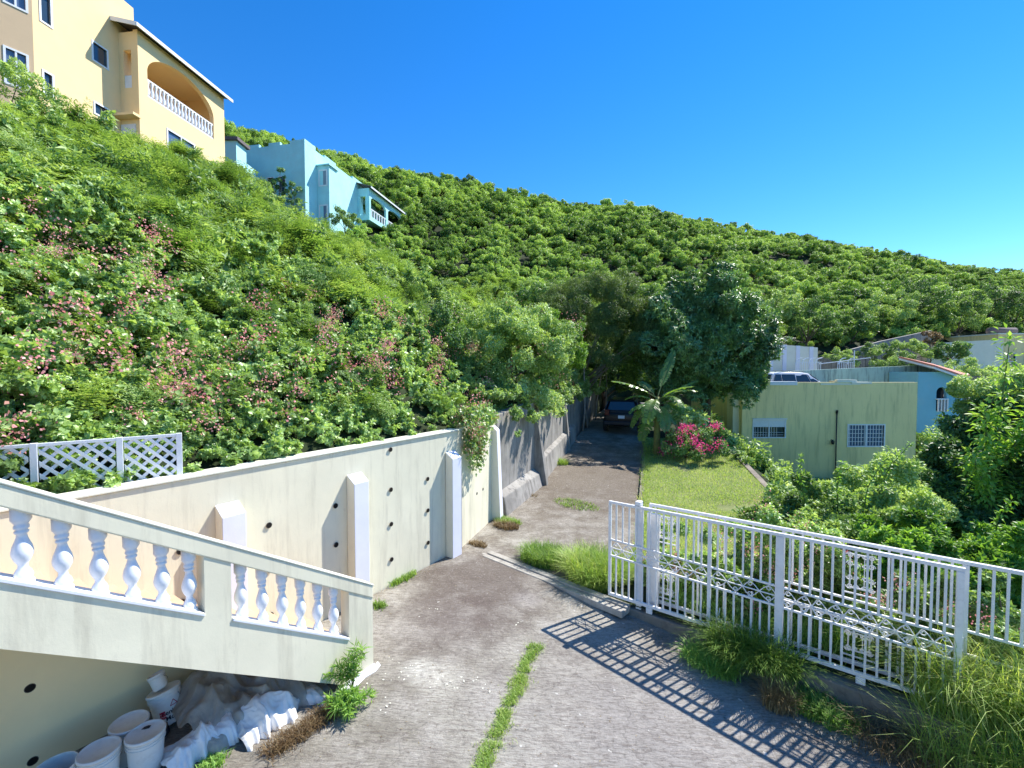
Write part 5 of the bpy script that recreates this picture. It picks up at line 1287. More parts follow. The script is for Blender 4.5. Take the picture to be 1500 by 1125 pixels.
# right side
tree('guava_bush', 'wide pale green bush with arching sprays in front of the lemon building, left part', 'bush', (7.3, 10.9, -.35), (1.35, 1.2, 1.25), 34, .6, 1100, .10, .5, M['bush'], (7.3, 11.0, -1.6), .06, .1, bottom=-.5, nlimb=10, group='leafy bushes below the lawn')
tree('guava_bush', 'leafy bush with upright sprays below the barred window of the lemon building', 'bush', (8.9, 11.0, -.45), (1.4, 1.2, 1.25), 34, .6, 1100, .10, .5, M['bush'], (8.9, 11.2, -2.0), .06, .1, bottom=-.5, nlimb=10, group='leafy bushes below the lawn')
tree('guava_bush', 'low bush between the lawn edge and the sliding gate rail', 'bush', (6.1, 9.4, -.1), (.9, .8, .75), 22, .45, 900, .085, .55, M['bush'], (6.1, 9.5, -.3), .04, .1, bottom=-.4, group='leafy bushes below the lawn')
tree('guava_bush', 'bush in the gully to the right, touching the big dark tree', 'bush', (10.4, 12.4, -.3), (1.5, 1.3, 1.5), 34, .65, 1100, .11, .5, M['bush'], (10.4, 12.5, -2.6), .06, .1, bottom=-.6, group='leafy bushes below the lawn')
tree('big_tree', 'big dark leafy tree filling the right edge of the gully', 'tree', (15.4, 13.0, .2), (3.0, 2.4, 2.6), 80, 1.05, 2200, .14, .5, M['dark'], (15.6, 13.2, -3.3), .2, .3, bottom=-.9, nlimb=10)
tree('background_bush', 'mid green bush in the gap between the lemon building and the big dark tree', 'bush', (18.9, 18.0, -.9), (2.4, 1.8, 1.8), 34, .9, 900, .15, .45, M['bush'], (18.2, 18.2, -3.3), .1, .2, bottom=-.7)
tree('background_bush', 'dark bush behind the big tree, below the turquoise house', 'bush', (25, 25.5, -1.6), (3.6, 2.0, 2.0), 34, 1.15, 800, .18, .45, M['dark'], (25, 25.8, -3.3), .1, .2, bottom=-.7)
for i, (x, y, z, r, lab) in enumerate(((6.5, 7.4, .45, .62, 'bright green bush pressing against the middle of the gate rail'), (7.6, 7.9, .35, .75, 'bright green bush behind the right half of the fence'), (9.0, 8.1, .15, .85, 'bright green sprawling bush at the right end of the fence'), (10.7, 8.9, -.1, .95, 'bright green bush at the right edge in front of the big dark tree'))):
    tree('sprawling_bush', lab, 'bush', (x, y, z), (r, r, r*.8), 22, r*.5, 800, .10, .5, M['bright'], (x, y, z-1.6), .04, .1, bottom=-.6, group='bright bushes behind the fence', nlimb=8)
for i, (s, o, z, r, lab) in enumerate(((1.05, .85, .50, .44, 'small pink flowering vine shrub behind the gate, nearest the guide post'), (1.95, 1.0, .62, .58, 'pink flowering vine shrub showing through the bars left of the thick stile'), (2.9, 1.0, .72, .62, 'pink flowering vine shrub showing through the bars right of the thick stile'), (3.9, .85, .5, .55, 'pink flowering vine shrub behind the square ornament panel'), (4.9, .9, .5, .6, 'pink flowering vine shrub among the tall grass'), (2.5, 2.1, .72, .6, 'pink flowering vine shrub rising above the fence beside the lawn'))):
    P = GO-GN*o+GD*s; tree('flowering_shrub', lab, 'shrub', (P.x, P.y, z), (r*.9, r*.8, r*.85), 26, r*.5, 620, .065, .7, M['vinel'], (P.x, P.y, -.1), .025, .2, bottom=-.7, flower=12, fl_size=.026, group='flowering shrubs behind the fence', nlimb=6)
tree('light_tree', 'mid green leafy tree at the right edge behind the sapling', 'tree', (15.9, 13.9, 2.3), (1.6, 1.2, 1.9), 44, .68, 1700, .09, .5, M['bush'], (16.0, 14.0, -3.3), .1, .3, bottom=-.7, nlimb=8)
# light sapling with leaf whorls up its stem
root = thing('sapling', 'light yellow green sapling with leafy whorls standing before the cream house', 'sapling', (13.0, 12.0, -1.5))
Vs, ls = [], []; bm = bmesh.new()
stems = [[(13.0, 12.0, -1.5), (13.2, 12.0, 1.0), (13.15, 11.9, 3.0), (13.2, 11.8, 4.75)], [(13.1, 12, .5), (12.7, 11.8, 1.9), (12.5, 11.7, 2.9)], [(13.15, 12, 1.2), (13.7, 11.8, 2.3), (13.9, 11.7, 3.3)], [(13.1, 12, 0), (12.4, 11.6, .9), (12.0, 11.5, 1.8)], [(13.1, 12, .2), (14.0, 11.6, 1.2), (14.6, 11.5, 2.2)]]
for st in stems:
    tube(bm, st, [.045, .035, .02, .008][:len(st)], 6)
    pl = resample(st, 14)
    for j, p in enumerate(pl[3:]):
        n = 34; A = rdir(n, .1); Q = np.array(p)+A*np.abs(rng.normal(.14, .1, (n, 1))); Vs.append(leafdata(Q, nrm(A+np.array([0, 0, -.15])), nrm(np.array([0, 0, 1.])+rdir(n)*.5), .20*(.6+.6*rng.random(n)), .085, .15, .15)); ls.append(np.clip(rng.normal(.55, .2, n), 0, 1))
kid(obj('stem', bm, M['stem'], smooth=True), root); link('leaves', leafmesh('leaves', np.concatenate(Vs)-np.array(root.location), np.concatenate(ls)), M['bright'], root)
# upright leafy shoots breaking the outline of the bushes
def shoots(name, label, items, mat, Ln=.11, group=None):
    for i, (b, t, lab) in enumerate(items):
        root = thing(name, lab, 'shoot', b, group=group); b, t = Vector(b), Vector(t); bm = bmesh.new(); mid = (b+t)/2+Vector((-.1, 0, .12)); st = [b, mid, t]; pl = resample(st, 12)
        tube(bm, pl, [.018-.0012*k for k in range(12)], 5); kid(obj('stem', bm, M['stem'], smooth=True), root); Vs, ls = [], []
        for p in pl[3:]:
            n = 9; A = rdir(n, .2); Q = np.array(p)+A*.03; Vs.append(leafdata(Q, A, nrm(np.array([0, 0, 1.])+rdir(n)*.4), Ln*(.7+.5*rng.random(n)), Ln*.45, .12, .15)); ls.append(np.clip(rng.normal(.6, .2, n), 0, 1))
        link('leaves', leafmesh('leaves', np.concatenate(Vs)-np.array(root.location), np.concatenate(ls)), mat, root)
shoots('leafy_shoot', '', [((7.3, 10.8, .3), (6.95, 10.6, 1.85), 'arching leafy shoot rising against the lemon wall, leftmost'), ((8.0, 10.7, .3), (7.85, 10.5, 1.75), 'leafy shoot rising beside the conduit pipe'), ((8.6, 10.8, .3), (8.85, 10.5, 1.8), 'leafy shoot leaning right under the barred window'), ((9.6, 11.6, .5), (10.1, 11.2, 2.1), 'tall leafy shoot at the right corner of the lemon building'), ((9.9, 9.0, .3), (10.0, 8.8, 1.35), 'bright shoot poking up in front of the big dark tree')], M['bright'], group='shoots on the bushes')

# terrace planting far right
tree('clipped_hedge', 'dark rounded hedge in front of the pale cream wall on the terrace', 'hedge', (at(1392, 515, 41).x, 41, 5.5), (2.3, 1.0, .75), 20, .7, 300, .16, .5, M['dark'], (at(1392, 515, 41).x, 41, 4.3), .08, .1, bottom=-.6)
tree('terrace_shrub', 'rounded green shrub spilling over the mint wall', 'shrub', (at(1310, 528, 33.2).x, 33.2, 4.5), (1.7, .7, .45), 14, .45, 300, .13, .4, M['bush'], (at(1310, 528, 33.2).x, 33.2, 3.3), .05, .2, bottom=-.6)
tree('terrace_shrub', 'green shrub below the hedge, right of the red roof', 'shrub', (at(1420, 545, 36).x, 36, 3.6), (2.3, 1.2, .9), 18, .6, 300, .15, .4, M['bush'], (at(1420, 545, 36).x, 36, 2.0), .06, .2, bottom=-.6)
for px, py, r, lab in ((1232, 524, 1.0, 'green bush in front of the lower part of the grey slope wall'), (1285, 517, 1.3, 'green bush in front of the middle of the grey slope wall'), (1335, 512, 1.2, 'green bush in front of the right end of the grey slope wall')):
    c = at(px, py, 40.5); tree('terrace_shrub', lab, 'shrub', tuple(c), (r*1.3, r*.8, r*.7), 14, r*.5, 360, .14, .45, M['bush'], (c.x, 40.6, c.z-r*1.3), .05, .2, bottom=-.7, group='bushes before the slope wall')
tree('red_shrub', 'rusty red and orange shrub on the slope above the hedge', 'shrub', (at(1352, 498, 44).x, 43.2, 6.6), (1.0, .7, 1.0), 10, .5, 220, .16, .4, M['dry'], (at(1352, 498, 44).x, 43.2, 4.6), .05, .2, bottom=-.6)
for i, (px, py, Y, r, m, lab) in enumerate(((1185, 470, 47, 2.6, 'dark', 'dark tree at the foot of the hill above the plain white wall'), (1245, 478, 49, 2.4, 'dark', 'dark tree above the lower end of the grey slope wall'), (1300, 452, 53, 2.8, 'bush', 'fresh green tree above the middle of the grey slope wall'), (1345, 436, 56, 3.0, 'dark', 'very dark rounded tree standing out on the hill above the hedge'), (1405, 462, 54, 2.6, 'bush', 'green spreading tree above the cream garden wall'), (1450, 440, 58, 2.8, 'dark', 'dark tree above the pale lemon house'), (1490, 452, 58, 2.8, 'dark', 'dark tree at the right edge above the water tank'), (1130, 452, 47, 2.5, 'bush', 'bushy tree just right of the top of the mango tree'))):
    c = at(px, py, Y); tree('foothill_tree', lab, 'tree', tuple(c), (r, r*.8, r*.75), 20, r*.42, 520, .18, .5, M[m], (c.x, Y+.3, c.z-r*1.5), .15, .2, bottom=-.8, group='trees at the foot of the hill', nlimb=5)
for px, py, Y, h, r, lab in ((408, 268, 43, 3.0, .55, 'dark slim cypress against the shaded wall of the turquoise house, left one'), (428, 285, 43.2, 2.6, .6, 'dark slim cypress nearest the corner of the turquoise house'), (392, 283, 42.6, 1.6, 1.2, 'low dark shrub left of the two cypresses')):
    c = at(px, py, Y); tree('cypress', lab, 'shrub', tuple(c), (r*.7, r*.7, h*.5), 14, r*.6, 260, .12, .4, M['mango'], (c.x, Y, c.z-h*.9), .06, 0, bottom=-.9, group='dark shrubs by the turquoise house', nlimb=3)
for px, py, Y, r, lab in ((10, 118, 18.5, 1.5, 'leafy shrub covering the lower windows of the apricot house at the left edge'), (352, 262, 38, 1.0, 'light green shrub between the two houses'), (505, 322, 43, 1.2, 'shrub at the foot of the turquoise house under its bay window')):
    c = at(px, py, Y); tree('bank_shrub', lab, 'shrub', tuple(c), (r, r, r*.8), 14, r*.5, 420, .13, .4, M['bush'], (c.x, Y, c.z-r*1.6), .06, .1, bottom=-.8, group='shrubs by the houses', nlimb=6)

# banana plant
BP = gr(962, 672, .30)
bn = thing('banana_plant', 'banana plant with large torn arching leaves on the lawn beside the road', 'banana plant', BP)
def banana_leaf(ang, ln, lift, droop, w=.22, torn=.55):
    bm = bmesh.new(); d = Vector((math.cos(ang), math.sin(ang), 0)); sd_ = Vector((-d.y, d.x, 0)); n = 26; L_, R_, Cc = [], [], []
    pts = []
    for i in range(n+1):
        t = i/n; p = d*(ln*(t-.25*t*t*droop))+UP*(lift*t*1.3-droop*ln*.85*t*t); pts.append(p)
    st = 5
    for side in (-1, 1):
        for i in range(st, n):
            t0, t1 = (i-st)/(n-st), (i+1-st)/(n-st); ww = lambda t: w*(math.sin(math.pi*min(1, t*.93+.05))**.55)
            sl = random.uniform(.05, .35)
            gap = random.random() < torn
            a, b = pts[i], pts[i+1].lerp(pts[i], .25 if gap else .02)
            tip = UP*-(.3+sl)
            va = bm.verts.new(a+UP*.003); vb = bm.verts.new(b+UP*.003)
            wa, wb = ww(t0)*(random.uniform(.85, 1.05)), ww(t1)*(random.uniform(.8, 1.05))
            fw = (pts[i+1]-pts[i]).normalized()
            ma = a+sd_*side*wa*.55+UP*.05+fw*.03; mb = b+sd_*side*wb*.55+UP*.05+fw*.03
            vm, vn = bm.verts.new(ma), bm.verts.new(mb)
            ea = bm.verts.new(a+sd_*side*wa+UP*(.05-sl*wa)+fw*.08); eb = bm.verts.new(b+sd_*side*wb+UP*(.05-sl*wb)+fw*.08)
            bm.faces.new([va, vb, vn, vm]); bm.faces.new([vm, vn, eb, ea])
    bmesh.ops.recalc_face_normals(bm, faces=bm.faces)
    me = bpy.data.meshes.new('leaf'); bm.to_mesh(me); bm.free(); a_ = me.attributes.new('lv', 'FLOAT', 'POINT'); base_ = random.uniform(.3, .8)
    a_.data.foreach_set('value', [min(1, max(0, base_+random.gauss(0, .06))) for _ in me.vertices]); o = link('leaf', me, M['banana'], bn)
    bm = bmesh.new(); tube(bm, pts, [.022-.018*i/n for i in range(n+1)], 6); obj('midrib', bm, M['stem'], o, smooth=True); return o
def stemtube(x, y, h, r=.1):
    bm = bmesh.new(); tube(bm, [(x, y, -.2), (x*.9, y*.9, h*.5), (x*.7, y*.7, h)], [r*1.3, r, r*.6], 10); obj('stem', bm, M['bananastem'], bn, smooth=True)
stemtube(0, 0, 2.55, .12); stemtube(.55, .2, 1.5, .08)
for ang, ln, lift, dr, z, w in ((2.9, 1.75, .95, .35, 1.7, .26), (-.2, 1.5, .75, .45, 1.65, .24), (.9, 1.7, 1.6, .1, 1.75, .22), (-1.0, 1.3, .55, .75, 1.65, .26), (-2.2, 1.5, .4, .95, 1.6, .30), (-2.9, 1.35, .2, .95, 1.5, .28), (.2, 1.25, .35, .8, 1.45, .26), (-1.5, 1.1, .2, 1.1, 1.35, .28), (1.9, 1.3, 1.0, .5, 1.65, .24), (.05, 1.55, .95, .25, 1.5, .22), (-.6, 1.1, .1, .9, 1.1, .24), (-2.5, 1.2, -.1, .9, 1.2, .3), (2.4, 1.5, .7, .6, 1.5, .2), (.5, 1.5, .8, .5, 1.6, .2), (-.9, 1.5, .9, .4, 1.6, .18), (3.3, 1.3, .5, .7, 1.3, .22)):
    o = banana_leaf(ang, ln*1.12, lift, dr, w*1.15); o.location = (0, 0, z+.78)
for ang, ln, lift, dr in ((-.3, 1.0, .7, .5), (-1.6, .9, .5, .8), (1.2, .9, .8, .4)):
    o = banana_leaf(ang, ln, lift, dr, .2); o.location = (.45, .15, 1.45)
# bougainvillea
bg_ = gr(1018, 680, .4); tree('bougainvillea', 'bougainvillea bush with bright magenta flowers beside the banana plant', 'bush', (bg_.x+.1, bg_.y+.5, 1.0), (1.15, .8, .62), 26, .36, 420, .07, .6, M['dark'], (bg_.x, bg_.y+.7, .2), .05, .2, bottom=-.7, flower=24, fl_mat='magenta', fl_size=.06)
c = at(985, 590, 18.3); tree('leafy_plant', 'broad leaved plant with an orange flower behind the banana leaves', 'shrub', (c.x+.5, 18.4, 1.7), (.9, .7, .8), 12, .4, 160, .22, .4, M['bush'], (c.x+.5, 18.5, .4), .04, .3, bottom=-.7)

# ================================================================== GRASS
def blades(name, pts, hgt, wid, mat, label=None, cat=None, kind=None, bend=.5, per=1, spread=.03, loc=None, parent=None, lean=None, seg=3, shade=.5):
    pts = np.repeat(np.asarray(pts, float), per, 0); n = len(pts); pts = pts+np.concatenate([rng.normal(0, spread, (n, 2)), np.zeros((n, 1))], 1)
    a = rng.random(n)*6.283; d = np.stack([np.cos(a), np.sin(a), np.zeros(n)], 1)
    if lean is not None: d = nrm(d*.75+np.array(lean))
    s = np.stack([-d[:, 1], d[:, 0], np.zeros(n)], 1); h = hgt*(.45+.75*rng.random(n)); b = bend*(.3+1.0*rng.random(n))
    V = np.empty((n, 2*seg+1, 3)); 
    for k in range(seg):
        t = k/seg; c = pts+np.array([0, 0, 1.])*(h*(t-b*.35*t*t))[:, None]+d*(h*b*t*t)[:, None]; ww = (wid*(1-t*.7))
        V[:, 2*k] = c-s*ww*.5; V[:, 2*k+1] = c+s*ww*.5
    t = 1; V[:, 2*seg] = pts+np.array([0, 0, 1.])*(h*(1-b*.45))[:, None]+d*(h*b)[:, None]
    m = 2*seg+1; me = bpy.data.meshes.new(name); me.vertices.add(n*m)
    L0 = np.array(loc) if loc is not None else np.zeros(3)
    me.vertices.foreach_set('co', (V.reshape(-1, 3)-L0).astype(np.float32).ravel())
    loops, starts = [], []; base = np.arange(n)[:, None]*m; tri = []
    for k in range(seg-1): tri += [[2*k, 2*k+1, 2*k+3], [2*k, 2*k+3, 2*k+2]]
    tri.append([2*seg-2, 2*seg-1, 2*seg]); tri = np.array(tri)
    idx = (base[:, None, :]+tri[None]).astype(np.int32).ravel(); nf = n*len(tri)
    me.loops.add(nf*3); me.loops.foreach_set('vertex_index', idx); me.polygons.add(nf); me.polygons.foreach_set('loop_start', np.arange(0, nf*3, 3, dtype=np.int32))
    at_ = me.attributes.new('lv', 'FLOAT', 'POINT'); at_.data.foreach_set('value', np.repeat(np.clip(rng.normal(shade, .22, n), 0, 1), m).astype(np.float32)); me.update(calc_edges=True)
    o = link(name, me, mat, parent, None if parent is not None else loc)
    if label: tag(o, label, cat, kind=kind)
    return o
def disc(c, rx, ry, n, z=None, ang=0):
    r = np.sqrt(rng.random(n)); a = rng.random(n)*6.283; x, y = r*np.cos(a)*rx, r*np.sin(a)*ry
    X = c[0]+x*math.cos(ang)-y*math.sin(ang); Y = c[1]+x*math.sin(ang)+y*math.cos(ang)
    return np.stack([X, Y, np.array([(drivez(p, q) if z is None else z) for p, q in zip(X, Y)])], 1)
# lawn
pts = []
for k in range(52000):
    i, t = rng.random()**1.4, rng.random(); a = lawnL[0].lerp(lawnL[-1], i); j = int(i*29); a = lawnL[j]; b = lawnR[j]; a2 = lawnL[min(29, j+1)]; b2 = lawnR[min(29, j+1)]; f_ = i*29-j
    p = a.lerp(a2, f_).lerp(b.lerp(b2, f_), t)
    if mound(p.x, p.y, 1.2, 3)*.7+mound(p.x, p.y, .35, 8) < -.42: continue
    pts.append((p.x, p.y, lawnz(p.x, p.y)))
blades('lawn_grass', pts, .085, .011, M['lawn'], 'short sunlit lawn grass beside the road', 'grass', 'stuff', .7, 1, .02, seg=2, shade=.55)
pts = []
for k in range(2200):
    i = int(rng.random()*29); p = lawnL[i].lerp(lawnL[i+1] if i < 29 else lawnL[i], rng.random()); pts.append((p.x+rng.normal(0, .07), p.y, lawnz(p.x, p.y)-.03))
    i = int(rng.random()*10)+19; p = lawnL[i].lerp(lawnR[i], rng.random()); pts.append((p.x, p.y+rng.normal(0, .2), lawnz(p.x, p.y)-.03))
blades('lawn_fringe', pts, .18, .012, M['grass'], 'longer grass along the edges of the lawn', 'grass', 'stuff', .8, 1, .03)
# strip of grass in the joint of the drive
a, b = gr(783, 943, -.03), gr(703, 1118, -.02); cg = []
for k in range(4200):
    t = rng.random(); p = a.lerp(b, t*1.25-.02); wv = .05*mound(t*9, 0, 1); w_ = .05+.05*mound(t*14, 5, 1)
    if mound(t*22, 9, 1) > .42: continue
    w_ = abs(w_); cg.append((p.x+wv+rng.normal(0, w_), p.y, drivez(p.x, p.y)))
blades('joint_grass', cg, .075, .008, M['grass'], 'ragged strip of grass growing in the joint of the concrete drive', 'grass', 'stuff', .9, 1, .01, shade=.45)
# tufts
def tuft(label, c, rx, ry, n, h, mat, per=5, wid=.014, bend=.8, group='grass tufts', z=None, name='grass_tuft', lean=None, shade=.5, ang=0):
    return blades(name, disc(c, rx, ry, n, z, ang), h, wid, mat, label, 'grass tuft', None, bend, per, .03, loc=(c[0], c[1], drivez(c[0], c[1]) if z is None else z), lean=lean, shade=shade)
def P2(px, py, z=0): p = gr(px, py, z); return (p.x, p.y)
for (px, py, rx, ry, n, h, per, lab, mt) in ((798, 822, .50, .34, 620, .36, 6, 'bushy green grass tuft growing behind the gate track, left one', 'grass'), (872, 846, .50, .46, 950, .62, 6, 'largest green grass tuft right beside the left end of the gate', 'grass'),
        (742, 772, .34, .2, 200, .16, 4, 'small yellowish grass patch at the foot of the footing', 'dry'), (742, 765, .4, .2, 220, .14, 4, 'low green weeds by the pier of the cream wall', 'grass'), (700, 798, .25, .1, 120, .10, 4, 'brown dry weeds beside the joint pipe of the cream wall', 'dry'),
        (590, 850, .32, .07, 130, .13, 3, 'thin weeds along the foot of the cream wall', 'grass'), (556, 888, .12, .08, 60, .09, 4, 'tiny green weed near the end of the staircase', 'grass'), (845, 742, .7, .35, 200, .10, 3, 'thin low grass growing through the road surface', 'grass'), (765, 728, .5, .12, 130, .10, 3, 'rusty dry weeds along the footing of the grey wall', 'dry'), (815, 690, .5, .25, 220, .25, 4, 'weeds at the foot of the grey wall in the shade', 'grass')):
    p = P2(px, py); tuft(lab, p, rx, ry, n, h, M[mt], per, ang=R(-35) if px != 590 else R(56))
p = P2(1085, 975, -.2); tuft('dark green clump of long grass hanging over the kerb under the gate', (GO+GD*2.25+GN*.22)[:2], .55, .22, 420, .62, M['grass'], 5, .014, 1.0, z=-.12, lean=(-.3, -.4, 0), ang=R(-37), shade=.3)
tuft('dark green weeds sprawling at the kerb foot left of the long grass', (GO+GD*1.75+GN*.42)[:2], .35, .2, 260, .28, M['weed'], 5, .014, 1.0, ang=R(-37), shade=.3)
tuft('dark green weeds at the kerb foot right of the long grass', (GO+GD*3.05+GN*.42)[:2], .35, .16, 220, .28, M['weed'], 5, .014, 1.0, ang=R(-37), shade=.3)
tuft('dry straw coloured grass clump standing in the gate shadow', (GO+GD*2.62+GN*.62)[:2], .16, .12, 150, .42, M['dry'], 5, .008, .7, lean=(-.2, -.2, 0))
# tall grass right
tg_ = []
for k in range(2300):
    s = 3.95+rng.random()**.8*3.4; o = rng.uniform(-.65, .62); p = GO+GD*s+GN*o
    if s < 4.7 and o > .1 and rng.random() < .5: continue
    tg_.append((p.x, p.y, (-.05 if o < .25 else drivez(p.x, p.y))))
blades('tall_grass', tg_, 1.12, .011, M['tallg'], 'tall arching yellow green grass swallowing the right end of the gate', 'grass', 'stuff', .8, 6, .05, lean=(-.25, -.1, 0), seg=5, shade=.5)
ss_ = []
for k in range(260):
    s = 3.4+rng.random()*1.6; p = GO+GD*s+GN*rng.uniform(.25, .75); ss_.append((p.x, p.y, drivez(p.x, p.y)))
blades('straw_grass', ss_, .5, .007, M['dry'], 'thin straw stalks leaning over the kerb near the tall grass', 'grass', 'stuff', 1.1, 4, .05, lean=(-.5, -.2, 0), seg=4)
# undergrowth behind the fence
ug = []
for k in range(4200):
    s = .85+rng.random()*6.3; o = rng.uniform(.34, 2.4); p = GO+GD*s-GN*o; ug.append((p.x, p.y, groundz(p.x, p.y)))
blades('undergrowth', ug, .38, .02, M['weed'], 'low green undergrowth behind the fence', 'undergrowth', 'stuff', .9, 3, .05)
# ground cover down the gully
gp, gs = [], []
for k in range(2400):
    x = rng.uniform(6, 40); y = rng.uniform(5, 34)
    if LX0-.5 < x < LX1+.5 and y > LBY-.3: continue
    if x < xe(y)+.2: continue
    if y > 29 and 26 < x < 33: continue
    if y > 31 : continue
    gp.append((x, y, groundz(x, y)+.1)); gs.append(.6+.7*random.random()+.02*y)
gp = np.array(gp); k_ = infrustum(gp); scatter('gully_scrub', gp[k_], np.array(gs)[k_], db, M['bush'], 'green scrub covering the floor of the gully', 'scrub', .3)
# scrub against the terraces and the hill foot
gp, gs = [], []
for k in range(700):
    x = rng.uniform(30, 78); y = rng.uniform(34.9, 52)
    z = 3.4 if y < 44.4 else 4.4
    if x < 36 and y < 42.5: continue
    if y < 40 and x < 40: continue
    if 43.2 < y < 54 and chx.x-1 < x: continue
    gp.append((x, y, z)); gs.append(.8+.7*random.random())
gp = np.array(gp); k_ = infrustum(gp); scatter('terrace_scrub', gp[k_], np.array(gs)[k_], db, M['bush'], 'green scrub on the terraces below the hill', 'scrub', .3)
# feathery weeds by the stair foot
def feather(label, root_p, fronds, fl, n, mat, group='feathery weeds by the stairs'):
    r = thing('feathery_weed', label, 'weed', root_p, group=group); Vs, ls = [], []; bm = bmesh.new()
    for (dx, dy, dz_) in fronds:
        p0 = Vector((0, 0, 0)); p2 = Vector((dx, dy, dz_)); md = p2*.5+UP*.10; pl = resample([p0, md, p2], 10); tube(bm, pl, [.007-.0005*k for k in range(10)], 5)
        for q in pl[3:]:
            A = nrm(rdir(n, .05)*1.0+np.array([0, 0, -.15])+np.array(p2.normalized())*.5); Q = np.repeat(np.array(q)[None], n, 0)+rng.normal(size=(n, 3))*.012
            Vs.append(leafdata(Q, A, rdir(n, .8), fl*(.6+.6*rng.random(n)), .011, .05, .2)); ls.append(np.clip(rng.normal(.5, .22, n), 0, 1))
    obj('stems', bm, M['stem'], r, smooth=True); link('leaves', leafmesh('leaves', np.concatenate(Vs), np.concatenate(ls)), mat, r); return r
P = SO+SD*.42-IN*.12; feather('feathery green weed growing up against the foot of the stair wall', (P.x, P.y, 0), [(.06, -.05, .56), (.12, .02, .50), (-.02, -.08, .46), (-.22, -.18, .30), (-.12, -.12, .38)], .12, 15, M['weed'])
P = SO+SD*.72-IN*.36; feather('low feathery green weed spreading over the rubbish heap below the stairs', (P.x, P.y, 0), [(.2, -.02, .16), (-.05, -.12, .14), (.1, .1, .18), (-.16, -.02, .16), (.28, .12, .12), (-.02, .05, .2), (.12, -.15, .1)], .11, 20, M['weed'])
p = P2(312, 1118); tuft('bright green weed at the front edge of the white sack', p, .12, .08, 70, .10, M['weed'], 5, .012, .9)
a, b = gr(505, 1030), gr(395, 1108); dg = []
for k in range(420):
    t = rng.random(); q = a.lerp(b, t); dg.append((q.x+rng.normal(0, .06), q.y+rng.normal(0, .05), 0))
blades('dry_weeds', dg, .13, .008, M['dry'], 'band of brown dry weeds in front of the plastic sheets', 'dry weeds', 'stuff', 1.1, 4, .03, shade=.3)
# fallen leaves, chips and straw on the drive
n = 1500; q = np.stack([rng.uniform(-2.5, 6, n), rng.uniform(3.6, 14, n)], 1); keep = []
for x, y in q:
    v = Vector((x, y, 0))-WO
    if v.dot(WN) < .05 and y < 9.6: continue
    if (Vector((x, y, 0))-GO).dot(GN) < .32 and y < 8: continue
    if y > 9 and (x > 2.8+(y-10)*.3 or x < -.3+(y-12)*.33): continue
    if (Vector((x, y, 0))-SO).dot(IN) > -.1 and y < 5.9: continue
    keep.append((x, y, drivez(x, y)+.006))
# drift of litter along kerb and wall foot
for k in range(900):
    s = rng.uniform(.4, 4.4); p = GO+GD*s+GN*(.1+.05*s+abs(rng.normal(0, .22))); keep.append((p.x, p.y, drivez(p.x, p.y)+.008))
for k in range(260):
    s = rng.uniform(-3.5, .2); p = WO+WD*s+WN*(.04+abs(rng.normal(0, .08))); keep.append((p.x, p.y, .006))
keep = np.array(keep); n = len(keep); A = rdir(n); A[:, 2] *= .12
link_ = link('leaf_litter', leafmesh('leaf_litter', leafdata(keep, A, nrm(np.array([0, 0, 1.])+rdir(n)*.25), .022*(.4+1.2*rng.random(n)), .010, .2, 0), rng.random(n)), M['dry']); tag(link_, 'fallen leaves and straw scattered over the drive', 'litter', kind='stuff')
pc = [gr(*q) for q in ((640, 998), (632, 1000), (650, 1001), (590, 985), (600, 990), (566, 992), (565, 1030), (563, 1036), (635, 893), (583, 966), (600, 975), (672, 1003), (680, 990), (700, 985), (712, 1000), (760, 910), (535, 1010))]
cs_ = []
for c_ in pc:
    for _ in range(3): cs_.append((c_.x+rng.normal(0, .045), c_.y+rng.normal(0, .045), drivez(c_.x, c_.y)+.005))
cs_ = np.array(cs_); n = len(cs_); A = rdir(n); A[:, 2] = 0
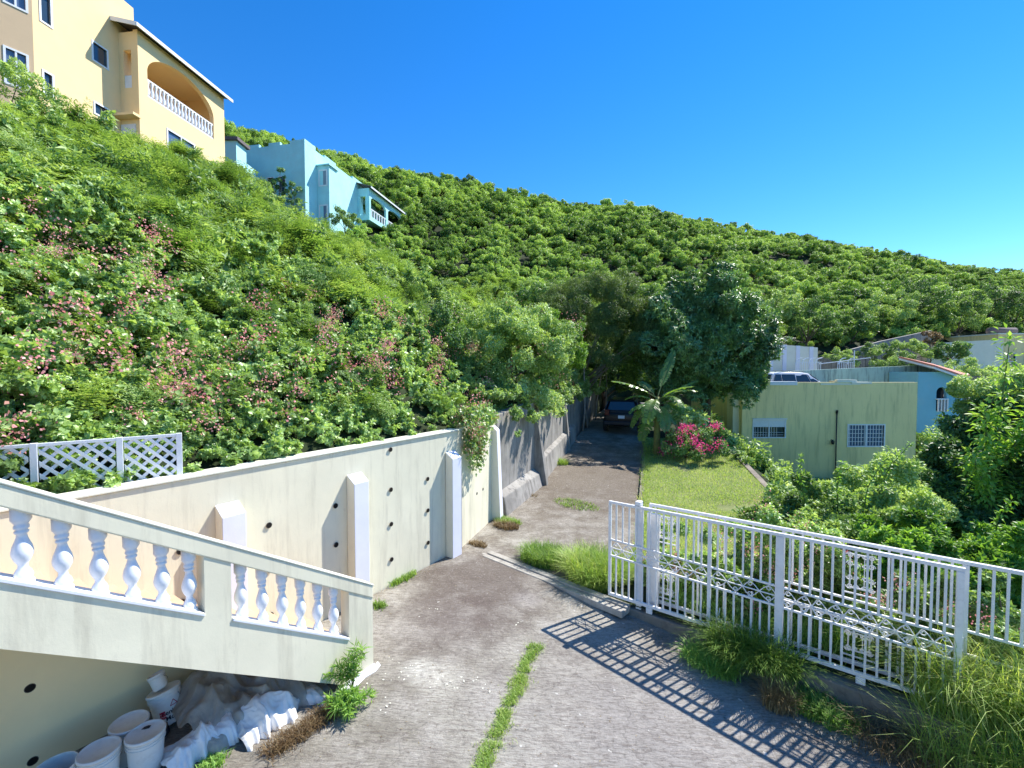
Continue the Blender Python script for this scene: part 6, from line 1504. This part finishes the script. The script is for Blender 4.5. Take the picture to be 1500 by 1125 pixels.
o = link('paint_chips', leafmesh('paint_chips', leafdata(cs_, A, np.tile([0, 0, 1.], (n, 1))+rdir(n)*.2, .03*(.4+rng.random(n)), .022, .05, 0), rng.random(n)), M['cream_trim']); tag(o, 'pale paint and plaster crumbs spilled near the stair foot', 'crumbs', kind='stuff')

# ================================================================== LIGHT, SKY, CAMERA
sun = bpy.data.lights.new('sun', 'SUN'); sun.energy = 4.6; sun.angle = R(.55); sun.color = (1.0, .96, .89)
so = bpy.data.objects.new('sun', sun); C.objects.link(so)
az, el = R(SUN_AZ), R(SUN_EL)
sv = Vector((math.sin(az)*math.cos(el), math.cos(az)*math.cos(el), math.sin(el)))
so.rotation_euler = sv.to_track_quat('Z', 'Y').to_euler(); so.location = (0, 0, 60)
w = bpy.data.worlds.new('World'); bpy.context.scene.world = w; w.use_nodes = True; nt = w.node_tree; nt.nodes.clear()
wo = nt.nodes.new('ShaderNodeOutputWorld'); bg = nt.nodes.new('ShaderNodeBackground'); sk = nt.nodes.new('ShaderNodeTexSky')
sk.sky_type = 'NISHITA'; sk.sun_disc = False; sk.sun_elevation = el; sk.sun_rotation = az; sk.altitude = 1200; sk.air_density = 1.0; sk.dust_density = 0.0; sk.ozone_density = 3.5
hs = nt.nodes.new('ShaderNodeHueSaturation'); hs.inputs['Saturation'].default_value = 1.34; hs.inputs['Hue'].default_value = .505
nt.links.new(sk.outputs[0], hs.inputs['Color']); nt.links.new(hs.outputs[0], bg.inputs[0]); bg.inputs[1].default_value = .14; nt.links.new(bg.outputs[0], wo.inputs[0])
cam = bpy.data.cameras.new('camera'); co = bpy.data.objects.new('camera', cam); C.objects.link(co)
co.location = (0, 0, H); co.rotation_euler = (R(90)-TH, 0, 0); cam.sensor_width = 36; cam.lens = 36*F/1500; cam.clip_end = 3000; cam.clip_start = .05
sc = bpy.context.scene; sc.camera = co; sc.render.engine = 'CYCLES'
sc.view_settings.view_transform = 'Standard'; sc.view_settings.look = 'None'; sc.view_settings.exposure = .9; sc.view_settings.gamma = 1
sc.cycles.max_bounces = 7; sc.cycles.transparent_max_bounces = 8; sc.cycles.use_adaptive_sampling = True
try: sc.cycles.use_denoising = True
except Exception: pass
